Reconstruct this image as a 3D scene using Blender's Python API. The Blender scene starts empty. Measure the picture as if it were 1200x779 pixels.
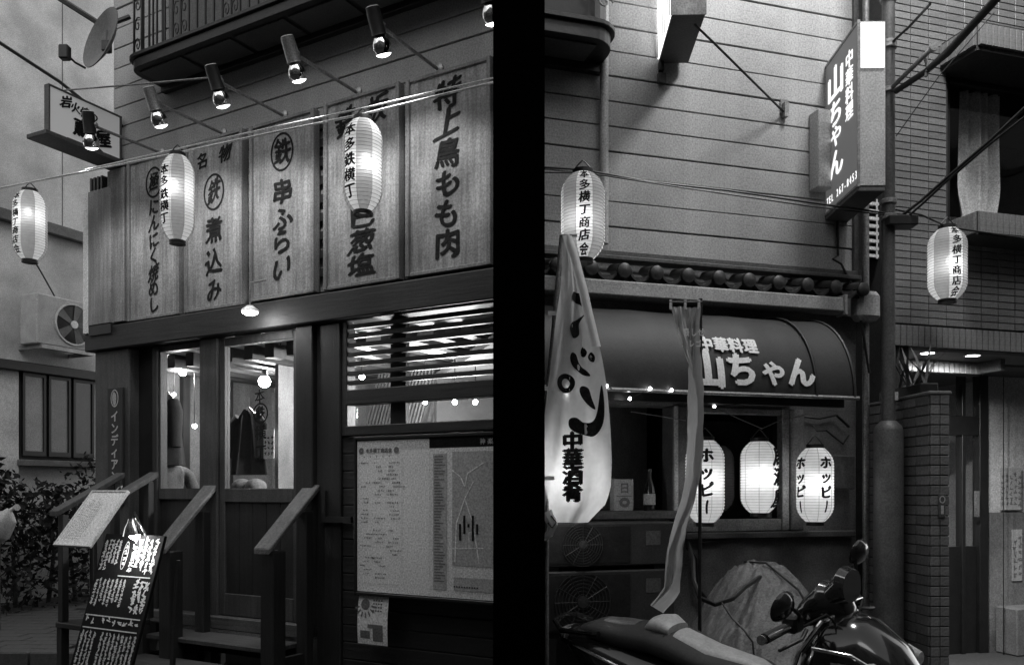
import bpy, bmesh, math, random
from mathutils import Vector, Matrix, noise
random.seed(7)
rad = math.radians
S = bpy.context.scene
COL = S.collection

# ------------------------------------------------------------------ camera
EYE, FPX, HZ, CX = 1.45, 1000.0, 575.0, 600.0
cam = bpy.data.cameras.new('camera'); camo = bpy.data.objects.new('camera', cam); COL.objects.link(camo)
camo.location = (0, 0, EYE); camo.rotation_euler = (rad(90), 0, 0)
cam.sensor_width = 36; cam.lens = 30; cam.shift_y = 185.5 / 1200
cam.clip_start = 0.05; cam.clip_end = 500
S.camera = camo
# ------------------------------------------------------------------ dusk sky (black and white film), weak sun
w = bpy.data.worlds.new('World'); S.world = w; w.use_nodes = True
wn = w.node_tree.nodes; wl = w.node_tree.links
sky = wn.new('ShaderNodeTexSky'); sky.sky_type = 'NISHITA'; sky.sun_disc = False
sky.sun_elevation = rad(28); sky.sun_rotation = rad(200)
bw = wn.new('ShaderNodeRGBToBW'); wl.new(sky.outputs[0], bw.inputs[0])
wl.new(bw.outputs[0], wn['Background'].inputs[0]); wn['Background'].inputs[1].default_value = 0.15
sl = bpy.data.lights.new('sun', 'SUN'); sl.energy = 0.25; sl.angle = rad(30)
so = bpy.data.objects.new('sun', sl); COL.objects.link(so); so.rotation_euler = (rad(40), 0, rad(20))
S.view_settings.view_transform = 'Standard'; S.view_settings.look = 'None'
S.view_settings.exposure = 1.4; S.view_settings.gamma = 1
S.render.engine = 'CYCLES'
S.cycles.max_bounces = 6; S.cycles.diffuse_bounces = 3; S.cycles.glossy_bounces = 3
S.cycles.transmission_bounces = 4; S.cycles.transparent_max_bounces = 12
S.cycles.caustics_reflective = False; S.cycles.caustics_refractive = False
S.cycles.sample_clamp_indirect = 2.0; S.cycles.use_denoising = True

# ------------------------------------------------------------------ frames: two shopfronts meeting at an added black pillar
def frame(origin, ang):
    return Matrix.Translation(origin) @ Matrix.Rotation(ang, 4, 'Z')
AL = math.atan2(-1000, 1750); AR = math.atan2(1000, 3400)
FL = frame(Vector(((305 - CX) / FPX * 6.1, 6.1, 0)), AL)
FR = frame(Vector(((640 - CX) / FPX * 5.0, 5.0, 0)), AR)
I4 = Matrix.Identity(4)
def at(F, px, py, d):
    "point in frame F, d metres in front of its wall, seen at px,py"
    o = F.translation; ux = F.col[0].xyz; uy = F.col[1].xyz; k = (px - CX) / FPX
    u = (k * (o.y - d * uy.y) - o.x + d * uy.x) / (ux.x - k * ux.y)
    Y = o.y + u * ux.y - d * uy.y
    return Vector((u, -d, EYE + (HZ - py) * Y / FPX))
def L(px, py, d=0): return at(FL, px, py, d)
def R(px, py, d=0): return at(FR, px, py, d)
def Wp(px, py, Y): return Vector(((px - CX) / FPX * Y, Y, EYE + (HZ - py) * Y / FPX))
def fw(F, v): return F @ Vector(v)

# ------------------------------------------------------------------ materials (all grey: black and white film)
def mat(name, base, rough=0.6, var=0.25, scale=8.0, stretch=(1, 1, 1), bump=0.15, metal=0.0, coat=0.0, detail=6, spec=0.5, dirt=0.0, fine=.33):
    m = bpy.data.materials.new(name); m.use_nodes = True
    n, l = m.node_tree.nodes, m.node_tree.links; b = n['Principled BSDF']
    b.inputs['Roughness'].default_value = rough; b.inputs['Metallic'].default_value = metal
    b.inputs['Coat Weight'].default_value = coat; b.inputs['Specular IOR Level'].default_value = spec
    tc = n.new('ShaderNodeTexCoord'); mp = n.new('ShaderNodeMapping'); mp.inputs[3].default_value = stretch
    l.new(tc.outputs['Object'], mp.inputs[0])
    nz = n.new('ShaderNodeTexNoise'); nz.inputs['Scale'].default_value = scale; nz.inputs['Detail'].default_value = detail
    nz.inputs['Roughness'].default_value = 0.65
    l.new(mp.outputs[0], nz.inputs['Vector'])
    r = n.new('ShaderNodeMapRange'); r.inputs['From Min'].default_value = 0.3; r.inputs['From Max'].default_value = 0.7
    r.inputs['To Min'].default_value = base * (1 - var); r.inputs['To Max'].default_value = base * (1 + var)
    l.new(nz.outputs[0], r.inputs['Value'])
    nf = n.new('ShaderNodeTexNoise'); nf.inputs['Scale'].default_value = 95; nf.inputs['Detail'].default_value = 3; l.new(tc.outputs['Object'], nf.inputs['Vector'])
    rf = n.new('ShaderNodeMapRange'); rf.inputs['From Min'].default_value = .3; rf.inputs['From Max'].default_value = .7
    rf.inputs['To Min'].default_value = 1 - fine; rf.inputs['To Max'].default_value = 1 + fine; l.new(nf.outputs[0], rf.inputs['Value'])
    mf_ = n.new('ShaderNodeMath'); mf_.operation = 'MULTIPLY'; l.new(r.outputs[0], mf_.inputs[0]); l.new(rf.outputs[0], mf_.inputs[1])
    src = mf_.outputs[0]
    if dirt:
        n2 = n.new('ShaderNodeTexNoise'); n2.inputs['Scale'].default_value = 1.7; n2.inputs['Detail'].default_value = 5
        l.new(tc.outputs['Object'], n2.inputs['Vector'])
        r2 = n.new('ShaderNodeMapRange'); r2.inputs['From Min'].default_value = .38; r2.inputs['From Max'].default_value = .62
        r2.inputs['To Min'].default_value = 1 - dirt; r2.inputs['To Max'].default_value = 1
        l.new(n2.outputs[0], r2.inputs['Value'])
        mu = n.new('ShaderNodeMath'); mu.operation = 'MULTIPLY'; l.new(src, mu.inputs[0]); l.new(r2.outputs[0], mu.inputs[1]); src = mu.outputs[0]
    cb = n.new('ShaderNodeCombineColor')
    for i in range(3): l.new(src, cb.inputs[i])
    l.new(cb.outputs[0], b.inputs['Base Color'])
    if bump:
        bp = n.new('ShaderNodeBump'); bp.inputs['Strength'].default_value = bump; bp.inputs['Distance'].default_value = 0.01
        l.new(nz.outputs[0], bp.inputs['Height']); l.new(bp.outputs[0], b.inputs['Normal'])
    return m
def emit(name, strength, base=0.9):
    m = bpy.data.materials.new(name); m.use_nodes = True; b = m.node_tree.nodes['Principled BSDF']
    b.inputs['Base Color'].default_value = (base, base, base, 1)
    b.inputs['Emission Color'].default_value = (1, 1, 1, 1); b.inputs['Emission Strength'].default_value = strength
    return m
def glass(name, refl=0.06, tint=0.92, rough=0.0):
    m = bpy.data.materials.new(name); m.use_nodes = True; n, l = m.node_tree.nodes, m.node_tree.links
    n.remove(n['Principled BSDF']); out = n['Material Output']
    t = n.new('ShaderNodeBsdfTransparent'); t.inputs[0].default_value = (tint, tint, tint, 1)
    g = n.new('ShaderNodeBsdfGlossy'); g.inputs['Roughness'].default_value = rough
    lw = n.new('ShaderNodeLayerWeight'); lw.inputs[0].default_value = .5
    pw = n.new('ShaderNodeMath'); pw.operation = 'POWER'; pw.inputs[1].default_value = 4; l.new(lw.outputs['Facing'], pw.inputs[0])
    ad = n.new('ShaderNodeMath'); ad.operation = 'MULTIPLY_ADD'; ad.inputs[1].default_value = .5; ad.inputs[2].default_value = refl * .5; ad.use_clamp = True; l.new(pw.outputs[0], ad.inputs[0])
    mx = n.new('ShaderNodeMixShader'); l.new(ad.outputs[0], mx.inputs[0]); l.new(t.outputs[0], mx.inputs[1]); l.new(g.outputs[0], mx.inputs[2])
    l.new(mx.outputs[0], out.inputs[0]); return m
def paper(name, base, clear=0.08, trans=0.5, glow=0.0):
    m = bpy.data.materials.new(name); m.use_nodes = True; n, l = m.node_tree.nodes, m.node_tree.links
    n.remove(n['Principled BSDF']); out = n['Material Output']
    tc = n.new('ShaderNodeTexCoord'); nz = n.new('ShaderNodeTexNoise'); nz.inputs['Scale'].default_value = 30
    l.new(tc.outputs['Object'], nz.inputs['Vector'])
    r = n.new('ShaderNodeMapRange'); r.inputs['To Min'].default_value = base * .85; r.inputs['To Max'].default_value = min(.95, base * 1.12); l.new(nz.outputs[0], r.inputs['Value'])
    cb = n.new('ShaderNodeCombineColor')
    for i in range(3): l.new(r.outputs[0], cb.inputs[i])
    d = n.new('ShaderNodeBsdfDiffuse'); t = n.new('ShaderNodeBsdfTranslucent'); c = n.new('ShaderNodeBsdfTransparent')
    l.new(cb.outputs[0], d.inputs[0]); l.new(cb.outputs[0], t.inputs[0])
    m1 = n.new('ShaderNodeMixShader'); m1.inputs[0].default_value = trans; l.new(d.outputs[0], m1.inputs[1]); l.new(t.outputs[0], m1.inputs[2])
    m2 = n.new('ShaderNodeMixShader'); m2.inputs[0].default_value = clear; l.new(m1.outputs[0], m2.inputs[1]); l.new(c.outputs[0], m2.inputs[2])
    fin = m2
    if glow:
        e = n.new('ShaderNodeEmission'); e.inputs[1].default_value = glow; l.new(cb.outputs[0], e.inputs[0])
        fin = n.new('ShaderNodeAddShader'); l.new(m2.outputs[0], fin.inputs[0]); l.new(e.outputs[0], fin.inputs[1])
    l.new(fin.outputs[0], out.inputs[0]); return m
def wood(name, base, var=0.35, rough=0.6, along='z', bump=0.3):
    st = {'z': (1, 1, .06), 'x': (.06, 1, 1), 'y': (1, .06, 1)}[along]
    return mat(name, base, rough, var, 38, st, bump, detail=8, dirt=.5)

M = dict(
    pillar=mat('pillar_black', .0012, .95, .1, bump=0, spec=0.0),
    siding=mat('siding_painted_metal', .39, .5, .10, 6, (1, 1, .15), .05, dirt=.32),
    siding_left=mat('siding_grey', .32, .55, .12, 6, (1, 1, .3), .05, dirt=.25),
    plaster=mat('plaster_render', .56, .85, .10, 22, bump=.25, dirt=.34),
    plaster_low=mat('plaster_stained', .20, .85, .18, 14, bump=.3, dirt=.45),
    unit=mat('unit_casing', .04, .5, .2, 9, bump=.1, dirt=.4),
    wood_dark=wood('wood_dark_stained', .021), wood_dark_x=wood('wood_dark_stained_rail', .020, along='x'),
    wood_mid=wood('wood_weathered', .065), wood_mid_y=wood('wood_weathered_rail', .14, along='y'), wood_mid_x=wood('wood_weathered_tread', .10, along='x'),
    board=wood('wood_sign_board', .31, .42, bump=.35), board_frame=wood('wood_sign_frame', .22, .3),
    board_old=wood('wood_plank_old', .27, .35),
    slate=mat('board_black', .008, .85, .3, 12, bump=.05, spec=.12),
    ink=mat('ink_black', .014, .9, .4, 40, bump=0, spec=.1), ink_soft=mat('ink_brushed', .017, .9, .5, 30, bump=0, spec=.1),
    black=mat('paint_black', .011, .45, .3, 12, bump=.05), iron=mat('wrought_iron', .013, .5, .4, 30, bump=.2),
    soffit=mat('soffit_panel', .07, .6, .15, 5, bump=.05), steel=mat('galvanised_steel', .33, .45, .25, 14, metal=.6, bump=.08, dirt=.3),
    pole=mat('pole_painted', .10, .5, .25, 10, bump=.15, dirt=.3), white=mat('white_enamel', .7, .4, .08, 9, bump=.03, dirt=.15),
    whiteletter=mat('white_lettering', .88, .5, .06, bump=0, fine=.14), pale=mat('pale_plastic', .5, .45, .12, 8, bump=.05, dirt=.2),
    canvas=mat('awning_vinyl', .016, .6, .35, 5, bump=.35, dirt=.3), seam=mat('awning_seam', .012, .5, .2, bump=0),
    tile=mat('tile_glazed', .17, .35, .28, 3.1, bump=.06), grout=mat('grout', .035, .9, .2, 30, bump=.2),
    brick=mat('brick_tile', .13, .55, .3, 4, bump=.12), rooftile=mat('roof_tile', .034, .5, .35, 16, bump=.25, dirt=.3),
    gutter=mat('gutter_pale', .42, .55, .15, 10, bump=.08, dirt=.35), dark=mat('interior_dark', .02, .8, .3, bump=0),
    room_side=mat('room_side_wall', .2, .8, .3, 7, (1,1,.2), .05, dirt=.4), sign_face=emit('sign_face_added_glow', .045, .75),  # glow added only to brighten the projecting sign
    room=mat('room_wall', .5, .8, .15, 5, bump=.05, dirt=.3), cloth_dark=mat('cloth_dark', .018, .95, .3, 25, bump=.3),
    skin=mat('skin_tone', .35, .6, .1, 12, bump=.05),
    cloth_pale=mat('cloth_pale', .14, .9, .2, 25, bump=.3), chrome=mat('chrome', .7, .12, .05, metal=1, bump=0),
    scooter=mat('scooter_paint', .012, .14, .2, 3, coat=.6, bump=0), seatvinyl=mat('seat_vinyl', .36, .45, .15, 20, bump=.08, fine=.15), rubber=mat('rubber', .015, .7, .2, 30, bump=.15),
    asphalt=mat('asphalt', .045, .8, .35, 60, bump=.4, dirt=.4), paver=mat('paver_stone', .05, .75, .25, 25, bump=.3),
    leaf=mat('hedge_leaf', .007, .9, .5, 6, bump=0), bark=mat('hedge_stem', .04, .9, .3, bump=.3), sheet=mat('plastic_sheet', .36, .28, .15, 26, (1, 3, 2), .8, dirt=.3),
    fabric=paper('flag_cloth', .8, .02, .35), fabric_grey=paper('flag_cloth_grey', .46, .02, .25), curtain=mat('curtain_cloth', .78, .9, .08, 12, bump=.1),
    lantern_white=paper('lantern_paper_white', .86, .07, glow=.085), lantern_tint=paper('lantern_paper_tinted', .42, .07, glow=.085), lantern_white_b=paper('lantern_paper_bright', .9, .05, glow=.065),
    glass=glass('window_glass'), glass_dark=glass('window_glass_dim', .07, .35), notice=mat('notice_paper', .82, .6, .06, 30, bump=.02, dirt=.1),
    notice_grey=mat('notice_paper_grey', .7, .6, .1, 30, bump=.02), print_grey=mat('print_grey', .15, .7, .2, bump=0), print_pale=mat('print_pale', .4, .7, .1, bump=0),
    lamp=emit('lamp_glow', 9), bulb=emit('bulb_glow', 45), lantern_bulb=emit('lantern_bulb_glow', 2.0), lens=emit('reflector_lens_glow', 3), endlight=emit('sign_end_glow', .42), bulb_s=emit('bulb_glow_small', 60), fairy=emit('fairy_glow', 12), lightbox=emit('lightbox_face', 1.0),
    parglass=glass('reflector_glass', .22, .85, .03), sign_dark=emit('sign_face_backlit', .034, .06), sign_white=emit('sign_letter_glow', .32), chalk=mat('chalk_ink', .5, .8, .15, bump=0),
)

M['sheet'].node_tree.nodes['Principled BSDF'].inputs['Alpha'].default_value = .6
# ------------------------------------------------------------------ mesh builder
class G:
    def __init__(s): s.v = []; s.f = []; s.mi = []
    def add(s, vs, fs, mi=0):
        o = len(s.v); s.v += [Vector(p) for p in vs]; s.f += [tuple(i + o for i in f) for f in fs]; s.mi += [mi] * len(fs); return s
    def box(s, x0, x1, y0, y1, z0, z1, mx=None, mi=0):
        p = [Vector((x, y, z)) for z in (z0, z1) for y in (y0, y1) for x in (x0, x1)]
        if mx: p = [mx @ q for q in p]
        return s.add(p, [(0, 2, 3, 1), (4, 5, 7, 6), (0, 1, 5, 4), (2, 6, 7, 3), (0, 4, 6, 2), (1, 3, 7, 5)], mi)
    def tube(s, pts, r, n=8, cap=True, mi=0):
        pts = [Vector(p) for p in pts]; rr = r if isinstance(r, (list, tuple)) else [r] * len(pts)
        t0 = (pts[1] - pts[0]).normalized(); up = Vector((0, 0, 1)) if abs(t0.z) < .9 else Vector((1, 0, 0))
        a = t0.cross(up).normalized(); vs = []
        for i, p in enumerate(pts):
            t = (pts[min(i + 1, len(pts) - 1)] - pts[max(i - 1, 0)]).normalized()
            a = (a - t * a.dot(t)).normalized(); b = t.cross(a)
            vs += [p + (a * math.cos(2 * math.pi * k / n) + b * math.sin(2 * math.pi * k / n)) * rr[i] for k in range(n)]
        fs = [(i * n + k, i * n + (k + 1) % n, (i + 1) * n + (k + 1) % n, (i + 1) * n + k) for i in range(len(pts) - 1) for k in range(n)]
        if cap: fs += [tuple(range(n))[::-1], tuple((len(pts) - 1) * n + k for k in range(n))]
        return s.add(vs, fs, mi)
    def lathe(s, prof, n=20, mx=None, mi=0, mfun=None):
        vs = []
        for r, z in prof:
            vs += [Vector((r * math.cos(2 * math.pi * k / n), r * math.sin(2 * math.pi * k / n), z)) for k in range(n)]
        if mx: vs = [mx @ q for q in vs]
        o = len(s.v); s.v += vs
        for i in range(len(prof) - 1):
            for k in range(n):
                s.f.append((o + i * n + k, o + i * n + (k + 1) % n, o + (i + 1) * n + (k + 1) % n, o + (i + 1) * n + k))
                s.mi.append(mfun((k + .5) / n * 360) if mfun else mi)
        if prof[0] == prof[-1]: return s
        if prof[0][0] > 1e-5: s.f.append(tuple(o + k for k in range(n))[::-1]); s.mi.append(mi)
        if prof[-1][0] > 1e-5: s.f.append(tuple(o + (len(prof) - 1) * n + k for k in range(n))); s.mi.append(mi)
        return s
    def prism(s, poly, fn, d0, d1, mi=0):
        "poly: 2-D outline; fn(a,b,d)->3-D"
        n = len(poly); vs = [fn(a, b, d0) for a, b in poly] + [fn(a, b, d1) for a, b in poly]
        return s.add(vs, [tuple(range(n)), tuple(range(2 * n - 1, n - 1, -1))] + [(i, i + n, (i + 1) % n + n, (i + 1) % n) for i in range(n)], mi)
    def grid(s, fn, nu, nv, thick=0.0, mi=0):
        vs = [Vector(fn(i / nu, j / nv)) for j in range(nv + 1) for i in range(nu + 1)]
        fs = [(j * (nu + 1) + i, j * (nu + 1) + i + 1, (j + 1) * (nu + 1) + i + 1, (j + 1) * (nu + 1) + i) for j in range(nv) for i in range(nu)]
        return s.add(vs, fs, mi)
    def rings(s, rings, cap=True, mi=0):
        n = len(rings[0]); vs = [p for r in rings for p in r]
        fs = [(i * n + k, i * n + (k + 1) % n, (i + 1) * n + (k + 1) % n, (i + 1) * n + k) for i in range(len(rings) - 1) for k in range(n)]
        if cap: fs += [tuple(range(n))[::-1], tuple((len(rings) - 1) * n + k for k in range(n))]
        return s.add(vs, fs, mi)
def sphere(r, n=8, sz=1.0, h0=0):
    return [(max(1e-6, r * math.sin(math.pi * i / n)), h0 - r * sz * math.cos(math.pi * i / n)) for i in range(n + 1)]

def mesh_of(g, name, mats, base=Vector((0, 0, 0)), bevel=0.0, smooth=False, ang=40):
    me = bpy.data.meshes.new(name)
    me.from_pydata([tuple(p - base) for p in g.v], [], g.f)
    for m in (mats if isinstance(mats, (list, tuple)) else [mats]): me.materials.append(M[m] if isinstance(m, str) else m)
    if any(g.mi): me.polygons.foreach_set('material_index', g.mi)
    bm = bmesh.new(); bm.from_mesh(me)
    if not getattr(g, 'flat', False):
        bmesh.ops.recalc_face_normals(bm, faces=bm.faces)
    if bevel: bmesh.ops.bevel(bm, geom=list(bm.edges), offset=bevel, segments=1, affect='EDGES', clamp_overlap=True)
    bm.to_mesh(me); bm.free()
    if smooth:
        me.polygons.foreach_set('use_smooth', [True] * len(me.polygons)); me.set_sharp_from_angle(angle=rad(ang))
    me.update(); return me

class T:
    "a thing: an Empty at its base, parts below it; coordinates of parts are given in frame F"
    def __init__(s, name, label, cat, base, F=I4, group=None, kind=None):
        s.F = F; s.base = Vector(base); s.o = bpy.data.objects.new(name, None); COL.objects.link(s.o); s.o.empty_display_size = .1
        s.o.matrix_world = F @ Matrix.Translation(s.base)
        if label: s.o['label'] = label; s.o['category'] = cat
        if group: s.o['group'] = group
        if kind: s.o['kind'] = kind
    def part(s, name, g, m, parent=None, bevel=0.0, smooth=False, ang=40, label=None, kind=None):
        o = bpy.data.objects.new(name, mesh_of(g, name, m, s.base, bevel, smooth, ang)); COL.objects.link(o)
        o.parent = parent or s.o
        if label: o['label'] = label
        if kind: o['kind'] = kind
        return o
    def inst(s, name, me, loc, parent=None, rot=None, scale=None):
        "a piece sharing mesh data, loc in frame coordinates"
        o = bpy.data.objects.new(name, me); COL.objects.link(o); o.parent = parent or s.o
        o.location = Vector(loc) - s.base
        if rot: o.rotation_euler = rot
        if scale: o.scale = scale
        return o
    def light(s, name, loc, watts, radius=.03, spot=None, aim=None, blend=.6):
        li = bpy.data.lights.new(name, 'SPOT' if spot else 'POINT'); li.energy = watts; li.shadow_soft_size = radius
        o = bpy.data.objects.new(name, li); COL.objects.link(o); o.parent = s.o; o.location = Vector(loc) - s.base
        if spot:
            li.spot_size = rad(spot); li.spot_blend = blend
            o.rotation_euler = Vector(aim).to_track_quat('-Z', 'Y').to_euler()
        return o
def single(name, label, cat, g, m, F=I4, base=None, group=None, kind=None, **k):
    "a thing that is one mesh"
    if base is None:
        lo = [min(p[i] for p in g.v) for i in range(3)]; hi = [max(p[i] for p in g.v) for i in range(3)]
        base = Vector(((lo[0] + hi[0]) / 2, (lo[1] + hi[1]) / 2, lo[2]))
    o = bpy.data.objects.new(name, mesh_of(g, name, m, Vector(base), **k)); COL.objects.link(o)
    o.matrix_world = F @ Matrix.Translation(Vector(base))
    if kind: o['kind'] = kind
    if label: o['label'] = label
    if cat: o['category'] = cat
    if group: o['group'] = group
    return o

# ------------------------------------------------------------------ lettering
_gc = {}
def glyph(ch):
    if ch in _gc: return _gc[ch]
    c = bpy.data.curves.new('glyph', 'FONT'); c.body = ch; c.resolution_u = 3
    o = bpy.data.objects.new('glyph', c); COL.objects.link(o)
    dg = bpy.context.evaluated_depsgraph_get(); me = bpy.data.meshes.new_from_object(o.evaluated_get(dg))
    vs = [(v.co.x, v.co.y) for v in me.vertices]; fs = [tuple(p.vertices) for p in me.polygons]
    bpy.data.objects.remove(o); bpy.data.curves.remove(c); bpy.data.meshes.remove(me)
    _gc[ch] = (vs, fs); return _gc[ch]
def em():
    vs, _ = glyph('田'); xs = [p[0] for p in vs]; ys = [p[1] for p in vs]
    return (min(xs) + max(xs)) / 2, (min(ys) + max(ys)) / 2, max(max(xs) - min(xs), max(ys) - min(ys)) / .80
EMX, EMY, EM = em()
def lettering(items, bold=0.03, wob=0.0, rot90=()):
    "items: (char, cx, cy, size[, aspect]) -> flat 2-D triangles with a layer index"
    out = []
    for it in items:
        ch, cx, cy, sz = it[:4]; asp = it[4] if len(it) > 4 else 1.0
        vs, fs = glyph(ch)
        if ord(ch) < 0x2000:
            xs = [p[0] for p in vs]; ex = (min(xs) + max(xs)) / 2
        else: ex = EMX
        k = random.random() * 6
        offs = [(0, 0)] if not bold else [(0, 0), (bold, 0), (-bold, 0), (0, bold * .7), (0, -bold * .7)]
        for li, (dx, dy) in enumerate(offs):
            q = []
            for x, y in vs:
                a = (x - ex) / EM + dx; b = (y - EMY) / EM + dy
                if ch in rot90: a, b = b * .8, -a
                if wob:
                    a += wob * math.sin(5 * b + k) + .10 * wob / .05 * b * .6; b += wob * math.sin(4 * a + 2 * k) + .12 * a * wob / .05
                q.append((cx + a * sz * asp, cy + b * sz))
            out.append((q, fs, li))
    return out
def lay(glyphs, fn, cut=None):
    "fn(x, y, lift) -> 3-D; cut = spacing for bending round a curved surface"
    g = G(); g.flat = True
    for q, fs, li in glyphs:
        if cut:
            bm = bmesh.new(); vv = [bm.verts.new((x, y, 0)) for x, y in q]
            for f in fs:
                try: bm.faces.new([vv[i] for i in f])
                except ValueError: pass
            for ax in (0, 1):
                lo = min(p[ax] for p in q); hi = max(p[ax] for p in q); c = math.ceil(lo / cut) * cut
                while c < hi:
                    no = (1, 0, 0) if ax == 0 else (0, 1, 0); co = (c, 0, 0) if ax == 0 else (0, c, 0)
                    bmesh.ops.bisect_plane(bm, geom=bm.verts[:] + bm.edges[:] + bm.faces[:], plane_co=co, plane_no=no); c += cut
            bm.verts.index_update()
            g.add([fn(v.co.x, v.co.y, li * .0003) for v in bm.verts], [tuple(v.index for v in f.verts) for f in bm.faces]); bm.free()
        else:
            g.add([fn(x, y, li * .0003) for x, y in q], fs)
    return g
def column(text, cx, top, size, step=None, asp=1.0):
    step = step or size * 1.08
    return [(c, cx, top - size / 2 - i * step, size, asp) for i, c in enumerate(text)]
def row(text, x0, cy, size, step=None):
    step = step or size
    return [(c, x0 + size / 2 + i * step, cy, size) for i, c in enumerate(text)]
def poly2(pts):
    "filled 2-D outline as glyph-like triangles"
    from mathutils.geometry import tessellate_polygon
    return (list(pts), [tuple(q) for q in tessellate_polygon([[Vector((x, y, 0)) for x, y in pts]])], 0)
def spline(pts, n=6):
    out = []; N = len(pts)
    for i in range(N):
        p0, p1, p2, p3 = [Vector(pts[(i + k) % N]) for k in (-1, 0, 1, 2)]
        for j in range(n):
            t = j / n
            q = .5 * ((2 * p1) + (p2 - p0) * t + (2 * p0 - 5 * p1 + 4 * p2 - p3) * t * t + (3 * p1 - p0 - 3 * p2 + p3) * t ** 3)
            out.append((q.x, q.y))
    return out
def ring2(cx, cy, rx, ry, w, n=28):
    vs = [(cx + rx * math.cos(2 * math.pi * k / n), cy + ry * math.sin(2 * math.pi * k / n)) for k in range(n)] + \
         [(cx + (rx - w) * math.cos(2 * math.pi * k / n), cy + (ry - w) * math.sin(2 * math.pi * k / n)) for k in range(n)]
    return (vs, [(k, (k + 1) % n, (k + 1) % n + n, k + n) for k in range(n)], 0)
def rect2(x0, x1, y0, y1, li=0): return ([(x0, y0), (x1, y0), (x1, y1), (x0, y1)], [(0, 1, 2, 3)], li)
def scribble(x0, x1, y0, y1, n, s, th=.2):
    "handwriting too small to read: short strokes"
    out = []
    for i in range(n):
        cy = y1 - (i + .5) * (y1 - y0) / n; cx = (x0 + x1) / 2
        for k in range(random.choice((3, 4, 4, 5))):
            a = random.choice((0, 0, 90, 90, 25, -40, 60)) + random.uniform(-12, 12); l = s * random.uniform(.3, .55); t = s * th * .5
            ox = cx + random.uniform(-.3, .3) * s; oy = cy + random.uniform(-.35, .35) * s
            c, sn = math.cos(rad(a)), math.sin(rad(a))
            out.append(([(ox + c * u - sn * v, oy + sn * u + c * v) for u, v in ((-l, -t), (l, -t), (l, t), (-l, t))], [(0, 1, 2, 3)], k))
    return out
def FX(y, dx=0, dz=0):
    "flat lettering facing the street at local depth y"
    return lambda a, b, l: Vector((a + dx, y - l, b + dz))
# ================================================================== GROUND
def quad(x0, x1, y0, y1, z): return G().add([(x0, y0, z), (x1, y0, z), (x1, y1, z), (x0, y1, z)], [(0, 1, 2, 3)])
single('ground', None, None, quad(-150, 150, -150, 150, 0), 'asphalt', kind='structure', base=(0, 0, 0))
pv = T('pavement', None, None, (-5.4, 9.2, 0), kind='structure')
pv.part('bed', G().box(-8.4, -3.4, 7.2, 13.4, .005, .055), 'grout')
pm = [mesh_of(G().box(-.142, .142, -.092, .092, 0, .03 + .002 * k), 'paver', 'paver', bevel=.006) for k in range(3)]
n = 0
for j in range(26):
    for i in range(17):
        x = -8.1 + i * .30 + (.15 if j % 2 else 0); y = 7.32 + j * .20
        k = x / y
        if -.66 < k < -.50 and n < 290:
            o = pv.inst('paver', pm[(i * 7 + j * 3) % 3], (x, y, .05)); o.rotation_euler = (random.uniform(-.01, .01), random.uniform(-.01, .01), random.uniform(-.02, .02)); n += 1
kb = T('kerb', None, None, (-4.6, 7.1, 0), kind='structure')
ks = mesh_of(G().box(-.39, .39, -.07, .07, 0, .12), 'kerb_stone', 'paver', bevel=.012)
for i in range(7): kb.inst('kerb_stone', ks, (-7.6 + i * .8, 7.12, .0))

ob = T('opposite_light_block', 'plain dark row of buildings added out of view to block low sky light', 'building', (0, -3, 0))  # unseen row, added to keep low sky light off the shopfronts
ob.part('wall', G().box(-16, 16, -5, -2.0, 0, 9.5), 'pole')
for k in range(12):
    x = -14.5 + k * 2.6
    for z in (3.2, 6.2):
        f = ob.part('window_frame', G().box(x, x + 1.4, -1.999, -1.95, z, z + 1.5), 'black'); ob.part('pane', G().box(x + .06, x + 1.34, -1.949, -1.945, z + .06, z + 1.44), 'scooter', f)
    f = ob.part('shutter', G().box(x, x + 1.9, -1.999, -1.96, .05, 2.3), 'soffit')

for nm_, x0_, x1_, lab_ in (('a', -15, -11, 'unseen dark building added beyond the tavern to darken glass reflections'), ('b', 10, 14, 'unseen dark building added beyond the tiled entrance to darken glass reflections')):
    t = T('street_end_light_block', lab_, 'building', ((x0_ + x1_) / 2, 2.5, 0))  # unseen blocks, added so the glass reflects dark walls, not sky
    t.part('wall', G().box(x0_, x1_, -1.9, 7.5, 0, 8.5), 'pole')
    xf = x1_ if x0_ < 0 else x0_
    for k in range(3):
        for z in (3.2, 6.0):
            f = t.part('window_frame', G().box(xf - .03, xf + .03, -1 + k * 2.8, .4 + k * 2.8, z, z + 1.4), 'black'); t.part('pane', G().box(xf - .035, xf + .035, -.93 + k * 2.8, .33 + k * 2.8, z + .07, z + 1.33), 'scooter', f)

# ================================================================== LEFT: far building across the side street
o0 = Wp(60, HZ, 11); FB = frame(Vector((o0.x, o0.y, 0)), math.atan2(.898, .44))
def Bk(px, py, d=0): return at(FB, px, py, d)
fb = T('plaster_building', 'tall pale plastered building across the side street with a dark window', 'building', (0, 0, 0), FB)
xa, xb = Bk(-140, 0).x, Bk(215, 0).x
wl_ = fb.part('wall', G().box(xa, xb, 0, 3, 0, 10.5), 'plaster')
zl = Bk(75, 268).z
fb.part('ledge', G().box(xa, xb, -.10, 0, zl - .14, zl), 'pole', bevel=.01)
fb.part('ledge', G().box(xa, xb, -.14, 0, Bk(60, 430).z - .12, Bk(60, 430).z), 'black', bevel=.01)
fb.part('corner_post', G().box(xa, Bk(19, 0).x, -.06, 0, 0, Bk(10, 425).z - .02), 'plaster', bevel=.01)
wz0, wz1 = Bk(60, 535).z, Bk(60, 440).z
wx0, wx1 = Bk(21, 0).x, Bk(108, 0).x
fb.part('window_recess', G().box(wx0, wx1, -.03, -.005, wz0 - .05, wz1), 'dark')
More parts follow.
